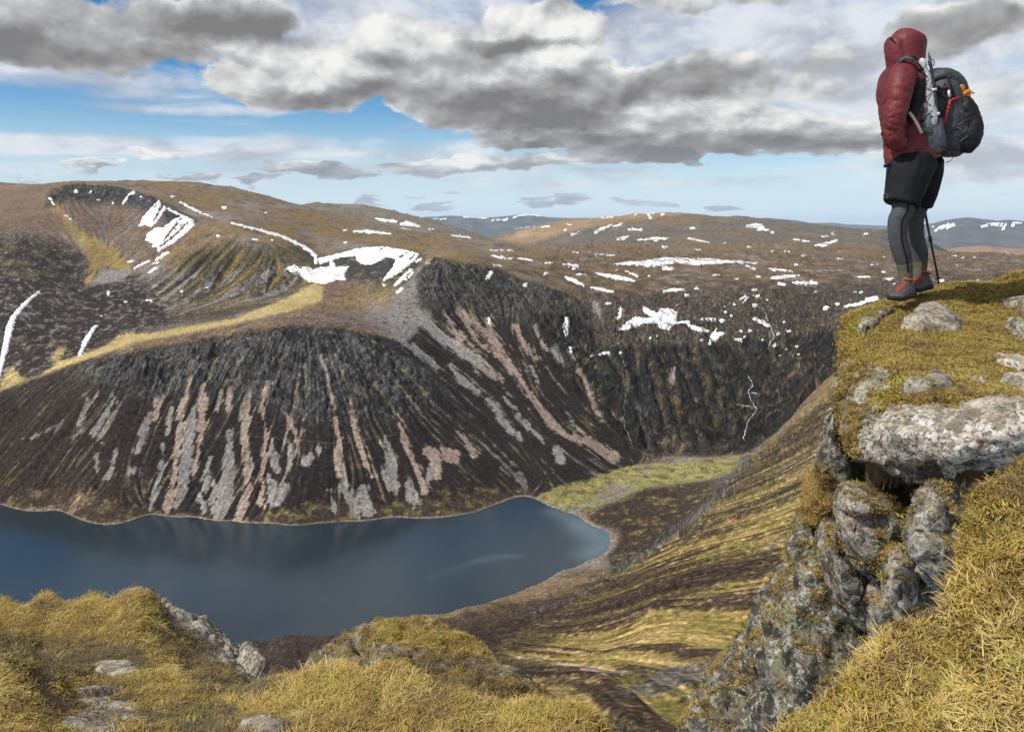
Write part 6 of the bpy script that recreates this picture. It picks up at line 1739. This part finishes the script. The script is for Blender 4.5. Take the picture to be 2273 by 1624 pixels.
# shorts
SHN = [(2026, 352, -.02, .158, .15, YW), (2018, 385, -.05, .138, .14, YW), (2010, 415, -.065, .122, .13, YW), (2003, 440, -.075, .112, .12, YW), (1999, 454, -.08, .110, .118, YW)]
SHF = [(2048, 352, .06, .12, .14, YW), (2048, 385, .10, .115, .135, YW), (2046, 415, .12, .095, .12, YW), (2040, 440, .14, .085, .11, YW), (2037, 455, .15, .082, .105, YW)]
me = voxel(merge_bm([limb(SHN), limb(SHF)]), .010, 4); fold_disp(me, .006, (.10, .10, .22), 5)
par(finish('shorts', me, m_shorts, hiker), hiker)
logo = [hp(1966 + 5 * math.cos(a), 437 + 5.5 * math.sin(a), -.20) for a in np.linspace(0, 6.28, 17)]
par(bm_obj('shorts_logo', line_bm(logo, .0012, 5), flat_mat('grey_print', (.16, .16, .17), .6), hiker), hiker)

# jacket: trunk, sleeves and hood in one shell
JT = [(2027, 358, .0, .172, .155, YW), (2024, 340, .0, .172, .155, YW), (2022, 310, .01, .162, .160, YW), (2016, 275, .01, .150, .160, YW), (2010, 235, .01, .150, .175, YW), (2006, 200, .01, .142, .19, YW), (2009, 172, .01, .128, .195, YW), (2013, 156, .01, .115, .14, YW), (2014, 145, .01, .105, .115, YW)]
HOOD = [(2014, 152, .01, .110, .11, YW), (2013, 136, .01, .115, .11, YW), (2013, 120, .01, .118, .108, YW), (2014, 102, .01, .120, .110, YW), (2017, 86, .01, .112, .108, YW), (2019, 75, .01, .088, .085, YW), (2021, 68.5, .01, .045, .045, YW)]
SLN = [(2010, 162, -.10, .075, .07, 0), (2004, 180, -.16, .078, .072, 0), (1999, 205, -.19, .074, .075, 0), (1992, 240, -.20, .062, .066, 0), (1986, 268, -.195, .058, .06, 0), (1982, 292, -.175, .057, .057, 0), (1984, 310, -.16, .056, .056, 0), (1992, 324, -.12, .056, .05, 0)]
SLF = [(2014, 162, .14, .075, .07, 0), (2006, 200, .21, .070, .07, 0), (1999, 240, .22, .062, .066, 0), (1989, 280, .20, .058, .06, 0), (1984, 305, .16, .056, .056, 0), (1986, 320, .12, .056, .05, 0)]
COLLAR = [(1988, 92, -.01, .05, .07, YW), (1983, 105, -.01, .045, .075, YW), (1987, 125, -.01, .05, .075, YW), (1994, 148, 0, .06, .09, YW), (2000, 165, 0, .07, .10, YW)]
me = voxel(merge_bm([limb(JT, 4, 24), limb(HOOD, 4, 24), limb(SLN, 4), limb(SLF, 4), limb(COLLAR, 4)]), .0085, 4)
def jm(co):
    v = V0 - F * co[:, 2] / co[:, 1]; u = CU + F * co[:, 0] / co[:, 1]
    return .45 + .75 * sstep(v, 150, 230) + .5 * np.exp(-((v - 285) / 25) ** 2) * (u < 2010)
fold_disp(me, .0065, (.13, .12, .07), 8, .1, jm)
fold_disp(me, .0040, (.045, .045, .020), 18, .2, jm)
fold_disp(me, .0026, (.018, .02, .05), 77, .1, jm)
par(finish('jacket', me, m_jacket, hiker), hiker)
# hood opening: the peak stands proud at the front, facing left
peak = tube_bm([(hp(1981, 92, -.09), .005, .005, 0), (hp(1975.5, 86, -.03), .007, .007, 0), (hp(1976, 84, .04), .007, .007, 0), (hp(1981, 88, .11), .010, .010, 0)], 10)
par(bm_obj('hood_peak', peak, m_jacket, hiker), hiker)
for pts, w in (([(1996, 139, -.118), (2010, 145, -.122), (2026, 150, -.115), (2038, 152, -.10)], .016), ([(2022, 134, -.112), (2034, 138, -.10), (2045, 140, -.06)], .03)):
    par(bm_obj('hood_cord', ribbon_bm([hp(*p) for p in pts], w, .006, Vector((0, 0, 1))), m_blackf, hiker), hiker)
par(bm_obj('hood_tab', ribbon_bm([hp(2046, 96, -.072), hp(2049, 104, -.070), hp(2048, 113, -.070), hp(2046, 119, -.070)], [.010, .013, .012, .006], .005, Vector((1, 0, 0))), m_cream, hiker), hiker)
par(bm_obj('toggle', line_bm([hp(1971, 200, -.10), hp(1971, 208, -.10)], .008), m_blackf, hiker), hiker)
par(bm_obj('waist_strap_end', ribbon_bm([hp(1980, 366, -.06), hp(1970, 369, -.07), hp(1962, 371, -.07)], .022, .010, Vector((0, 0, 1))), m_blackf, hiker), hiker)


# shoes: heel near the ankle, toe to the lower left (towards the drop)
def shoe(heel, toe, name='shoe'):
    h = hp(*heel); t = hp(*toe); d = (t - h); Lh = d.length; d.normalize(); s = d.cross(Vector((0, 0, 1))).normalized()
    up = s.cross(d).normalized()
    if up.z < 0: up = -up
    def P(a, b, c): return h + d * (a * Lh) + s * b + up * c
    prof = [(-.10, .030, .050, .0), (-.02, .036, .095, 0), (.12, .038, .118, 0), (.28, .040, .112, 0), (.42, .043, .085, 0), (.6, .047, .066, 0), (.8, .046, .052, 0), (.94, .036, .042, 0), (1.02, .018, .028, 0)]
    bm = bmesh.new(); prev = None
    for a, w, hgt, _ in prof:
        ring = [bm.verts.new(P(a, w * x, hgt * z)) for x, z in ((-1, .12), (-1.05, .35), (-.85, .68), (-.45, .95), (0, 1.02), (.45, .95), (.85, .68), (1.05, .35), (1, .12), (0, .10))]
        if prev:
            for k in range(10): bm.faces.new((prev[k], prev[(k + 1) % 10], ring[(k + 1) % 10], ring[k]))
        else: bm.faces.new(ring[::-1])
        prev = ring
    bm.faces.new(prev); bmesh.ops.recalc_face_normals(bm, faces=bm.faces)
    me = bpy.data.meshes.new(name); bm.to_mesh(me); bm.free(); me.materials.append(m_shoe)
    for p in me.polygons: p.use_smooth = True
    o = par(link(name, me, hiker), hiker)
    sb = o.modifiers.new('s', 'SUBSURF'); sb.levels = 2; sb.render_levels = 2
    # sole
    b2 = bmesh.new(); prev = None
    for a, w in ((-.12, .026), (-.04, .040), (.2, .040), (.42, .042), (.65, .051), (.85, .049), (.98, .036), (1.06, .018)):
        lift = .014 * max(0, a - .8) * 5
        r = [b2.verts.new(P(a, w * x, z + lift)) for x, z in ((-1, -.006), (-1.04, .022), (1.04, .022), (1, -.006))]
        if prev:
            for k in range(4): b2.faces.new((prev[k], prev[(k + 1) % 4], r[(k + 1) % 4], r[k]))
        else: b2.faces.new(r[::-1])
        prev = r
    b2.faces.new(prev); bmesh.ops.recalc_face_normals(b2, faces=b2.faces)
    so = bm_obj('sole', b2, m_sole, o)
    subs = [so]
    # collar and laces
    col_ = [P(.10 + .17 * math.cos(a), .034 * math.sin(a), .112 + .014 * math.cos(a)) for a in np.linspace(0, 2 * math.pi, 20)]
    subs.append(bm_obj('collar', line_bm(col_, .0075, 8), m_coral, o))
    lb = []
    for k in range(6):
        a = .34 + k * .07; zt = np.interp(a, [.28, .42, .6, .8], [.115, .089, .070, .056])
        for sg in (-1, 1):
            lb.append(line_bm([P(a, -.030 * sg, zt * .86), P(a + .03, 0, zt + .006), P(a + .06, .030 * sg, zt * .80)], .0019, 6))
    subs.append(bm_obj('laces', merge_bm(lb), m_coral, o))
    return o
shoe((2022, 655, -.05), (1979, 664, -.13)); shoe((2060, 643, .17), (2016, 651, .09))

# ------------------------------------------------------------------ what he carries
pack = root('backpack', hp(2090, 345, .05), 'dark grey and black hiking backpack with red trim on the hiker\'s back', 'backpack')
PB = [(2090, 344, .05, .10, .10, .1), (2092, 325, .05, .150, .14, .1), (2096, 295, .05, .165, .16, .1), (2094, 260, .05, .155, .165, .1), (2090, 225, .05, .150, .16, .1), (2086, 195, .05, .135, .15, .1), (2082, 175, .05, .10, .12, .1), (2078, 166, .05, .05, .07, .1)]
me = voxel(limb(PB, 5, 28), .010, 5); fold_disp(me, .006, (.10, .10, .07), 21, .2)
par(finish('pack_body', me, m_pack, pack), pack)
LID = [(2050, 180, .05, .03, .10, 0), (2075, 170, .05, .06, .14, 0), (2100, 178, .05, .075, .14, 0), (2120, 195, .05, .055, .13, 0), (2132, 215, .05, .03, .10, 0)]
def hlimb(pts, n=4, seg=20):
    r = dens_rings(pts, n); bm = bmesh.new(); prev = None
    for i, (c, rx, ry, y) in enumerate(r):
        a = r[min(i + 1, len(r) - 1)][0] - r[max(i - 1, 0)][0]; a.normalize()
        Y_ = Vector((0, 1, 0)); Z_ = a.cross(Y_).normalized(); Y_ = Z_.cross(a)
        ring = [bm.verts.new(c + Z_ * (rx * math.cos(2 * math.pi * k / seg)) + Y_ * (ry * math.sin(2 * math.pi * k / seg))) for k in range(seg)]
        if prev:
            for k in range(seg): bm.faces.new((prev[k], prev[(k + 1) % seg], ring[(k + 1) % seg], ring[k]))
        else: bm.faces.new(ring[::-1])
        prev = ring
    bm.faces.new(prev); bmesh.ops.recalc_face_normals(bm, faces=bm.faces)
    return bm
me = voxel(hlimb(LID), .009, 4); fold_disp(me, .005, (.08, .08, .06), 31, .2)
par(finish('lid', me, m_pack, pack), pack)
FP = [(2130, 336, .0, .05, .08, .3), (2134, 316, -.01, .085, .12, .3), (2141, 286, -.01, .086, .13, .3), (2136, 262, -.01, .080, .12, .3), (2128, 238, -.01, .075, .11, .3), (2118, 220, -.01, .045, .08, .3)]
me = voxel(limb(FP, 5, 24), .009, 4); fold_disp(me, .007, (.07, .07, .06), 41, .25)
par(finish('front_pocket', me, m_mesh, pack, 'black stretch pocket bulging at the back of the pack'), pack)
SP = [(2072, 338, -.10, .075, .05, 0), (2070, 320, -.115, .080, .058, 0), (2068, 300, -.12, .078, .062, 0), (2066, 280, -.12, .075, .058, 0), (2066, 268, -.12, .073, .052, 0)]
me = voxel(limb(SP, 5, 24), .008, 2); fold_disp(me, .006, (.05, .05, .10), 51, .3)
par(finish('side_pocket', me, m_pocket, pack, 'lighter grey side pocket nearest the viewer'), pack)
par(bm_obj('pocket_hem', ribbon_bm([hp(2044, 278, -.165), hp(2056, 272, -.185), hp(2070, 267, -.19), hp(2084, 262, -.17), hp(2092, 258, -.14)], .010, .006, Vector((0, 0, 1))), m_blackf, pack), pack)
par(bm_obj('trim', ribbon_bm([hp(2097, 280, -.13), hp(2100, 262, -.135), hp(2105, 243, -.13), hp(2110, 228, -.125), hp(2120, 224, -.12), hp(2130, 221, -.10)], .016, .006, Vector((1, 0, 0))), m_redtrim, pack), pack)
# shoulder strap: over the shoulder and down the front, teal; hip belt, pale
par(bm_obj('shoulder_strap', ribbon_bm([hp(1993, 150, -.10), hp(2000, 144, -.15), hp(2012, 141, -.19), hp(2024, 144, -.20), (hp(2038, 154, -.19)), hp(2050, 166, -.16), hp(2060, 180, -.12)], .040, .012, Vector((.3, 1, 0.4))), m_teal, pack), pack)
par(bm_obj('strap_pad', ribbon_bm([hp(2036, 166, -.16), hp(2040, 190, -.18), hp(2038, 225, -.18), hp(2030, 255, -.17), (hp(2020, 280, -.18))], [.05, .075, .075, .05, .03], .02, Vector((1, 0, 0))), m_blackf, pack), pack)
par(bm_obj('hip_belt', ribbon_bm([hp(2018, 258, -.19), hp(2026, 268, -.195), hp(2036, 284, -.20), hp(2046, 303, -.19)], .018, .006, Vector((1, 0, .3))), m_cream, pack), pack)
for a, b in (((2056, 190, -.115), (2100, 230, -.15)), ((2062, 205, -.12), (2104, 205, -.13))):
    par(bm_obj('compression_strap', ribbon_bm([hp(*a), hp((a[0] + b[0]) / 2, (a[1] + b[1]) / 2, -.14), hp(*b)], .012, .004, Vector((0, 0, 1))), m_blackf, pack), pack)
par(bm_obj('buckle', ribbon_bm([hp(2093, 201, -.12), hp(2104, 199, -.12)], .008, .006, Vector((0, 0, 1))), m_redtrim, pack), pack)
par(bm_obj('cord_lock', line_bm([hp(2106, 208, -.13), hp(2107, 222, -.13)], .008), m_white, pack), pack)
par(bm_obj('dangling_strap', line_bm([hp(2113, 343, -.05), hp(2115, 352, -.06), hp(2110, 359, -.06), (hp(2101, 362, -.06))], [.003, .002, .002, .004], 6), m_blackf, pack), pack)

bz = []
for (a, b) in (((2128, 250), (2150, 268)), ((2150, 268), (2122, 286)), ((2122, 286), (2152, 304)), ((2152, 304), (2126, 322))):
    bz.append(line_bm([hp(a[0], a[1], -.125), hp((a[0] + b[0]) / 2, (a[1] + b[1]) / 2, -.145), hp(b[0], b[1], -.13)], .0025, 6))
par(bm_obj('bungee_cord', merge_bm(bz), m_pocket, pack), pack)
for a, b, w_ in (((2104, 178, -.10), (2118, 225, -.12), .012), ((2086, 330, -.16), (2128, 338, -.12), .014), ((2100, 300, -.155), (2128, 292, -.13), .010)):
    par(bm_obj('pack_strap', ribbon_bm([hp(*a), hp((a[0] + b[0]) / 2, (a[1] + b[1]) / 2, min(a[2], b[2]) - .015), hp(*b)], w_, .004, Vector((0, 0, 1)) if w_ != .012 else Vector((1, 0, 0))), m_blackf, pack), pack)
roll = root('tent_roll', hp(2060, 280, -.12), 'silver tent roll lashed upright to the side of the backpack', 'tent roll')
SR = [(2066, 284, -.155, .030, .03, 0), (2068, 265, -.155, .034, .034, 0), (2064, 235, -.155, .034, .034, 0), (2058, 200, -.155, .033, .033, 0), (2052, 172, -.155, .030, .030, 0), (2049, 160, -.155, .022, .022, 0), (2048, 150, -.155, .023, .023, 0), (2048, 141, -.155, .014, .014, 0)]
me = voxel(limb(SR, 5, 20), .006, 1); fold_disp(me, .006, (.035, .035, .16), 61, .3)
par(finish('roll_body', me, m_silver, roll), roll)
zb = []
zz = [(2055, 268), (2074, 250), (2051, 232), (2070, 214), (2047, 200), (2064, 186), (2044, 170), (2058, 156)]
for a, b in zip(zz[:-1], zz[1:]):
    zb.append(line_bm([hp(a[0], a[1], -.187), hp((a[0] + b[0]) / 2, (a[1] + b[1]) / 2, -.195), hp(b[0], b[1], -.187)], .0022, 6))
par(bm_obj('lashing_cord', merge_bm(zb), m_blackf, roll), roll)

fp = root('folded_trekking_pole', hp(2082, 280, -.16), 'folded black trekking pole strapped beside the silver tent roll', 'trekking pole')
par(bm_obj('shaft', line_bm([hp(2083, 284, -.17), hp(2078, 240, -.18), hp(2071, 190, -.18), hp(2066, 155, -.17), hp(2063, 138, -.17)], [.008, .009, .010, .010, .008]), m_steel, fp), fp)
par(bm_obj('tip', line_bm([hp(2063, 138, -.17), hp(2061, 127, -.17)], [.005, .002]), m_steel, fp), fp)
bk = [hp(2067 + 7 * math.cos(a), 151 + 7 * math.sin(a), -.165 + .012 * math.sin(a)) for a in np.linspace(0, 6.28, 16)]
par(bm_obj('basket', line_bm(bk, .003, 6), m_steel, fp), fp)
for u, v in ((2073, 209), (2080, 261)):
    par(bm_obj('clamp', line_bm([hp(u - 5, v + 1, -.18), hp(u + 5, v - 1, -.18)], .011), m_white, fp), fp)

bot = root('water_bottle', hp(2058, 290, -.14), 'clear plastic bottle with a white cap in the side pocket of the backpack', 'bottle')
par(bm_obj('bottle_body', tube_bm([(hp(2058, 300, -.155), .036, .036, 0), (hp(2057, 275, -.155), .038, .038, 0), (hp(2056, 262, -.155), .036, .036, 0), (hp(2055, 255, -.155), .024, .024, 0), (hp(2054, 249, -.155), .016, .016, 0), (hp(2054, 246, -.155), .016, .016, 0)], 24), m_clear, bot), bot)
par(bm_obj('cap', tube_bm([(hp(2054, 247, -.155), .019, .019, 0), (hp(2053.5, 236.5, -.155), .018, .018, 0)], 20), m_white, bot), bot)

pl = root('plush_toy', hp(2140, 215, -.05), 'small orange plush animal clipped to the top of the backpack', 'plush toy')
PT = [(2146, 228, -.07, .018, .018, 0), (2143, 216, -.07, .030, .026, 0), (2138, 208, -.07, .026, .024, 0)]
bms_ = [limb(PT, 4, 14), limb([(2133, 208, -.07, .018, .02, 0), (2133, 199, -.07, .026, .026, 0), (2134, 193, -.07, .012, .014, 0)], 4, 14), limb([(2145, 225, -.08, .014, .014, 0), (2151, 232, -.08, .012, .012, 0)], 3, 10), limb([(2140, 214, -.09, .012, .012, 0), (2153, 205, -.09, .010, .010, 0)], 3, 10)]
me = voxel(merge_bm(bms_), .005, 2); fold_disp(me, .004, (.012, .012, .012), 71, .5)
par(finish('plush_body', me, m_orange, pl), pl)
me = voxel(limb([(2150, 207, -.085, .010, .010, 0), (2158, 210, -.085, .012, .010, 0), (2164, 212, -.085, .004, .004, 0)], 4, 10), .004, 1); par(finish('muzzle', me, m_cream, pl), pl)

pole = root('trekking_pole', hp(2084, 632, .22), 'black trekking pole planted in the turf behind the hiker\'s right leg', 'trekking pole')
A_, B_ = hp(2040, 400, .22), hp(2084, 634, .32)
par(bm_obj('shaft', line_bm([A_, A_.lerp(B_, .45), A_.lerp(B_, .5), A_.lerp(B_, .97)], [.0095, .009, .0075, .0065]), m_steel, pole), pole)
par(bm_obj('clamp', line_bm([A_.lerp(B_, .54), A_.lerp(B_, .59)], .013), m_steel, pole), pole)
par(bm_obj('tip', line_bm([A_.lerp(B_, .97), B_ + Vector((0, 0, -.02))], [.006, .003]), m_steel, pole), pole)
par(bm_obj('basket', tube_bm([(A_.lerp(B_, .955), .022, .022, 0), (A_.lerp(B_, .962), .024, .024, 0)], 14), m_steel, pole), pole)
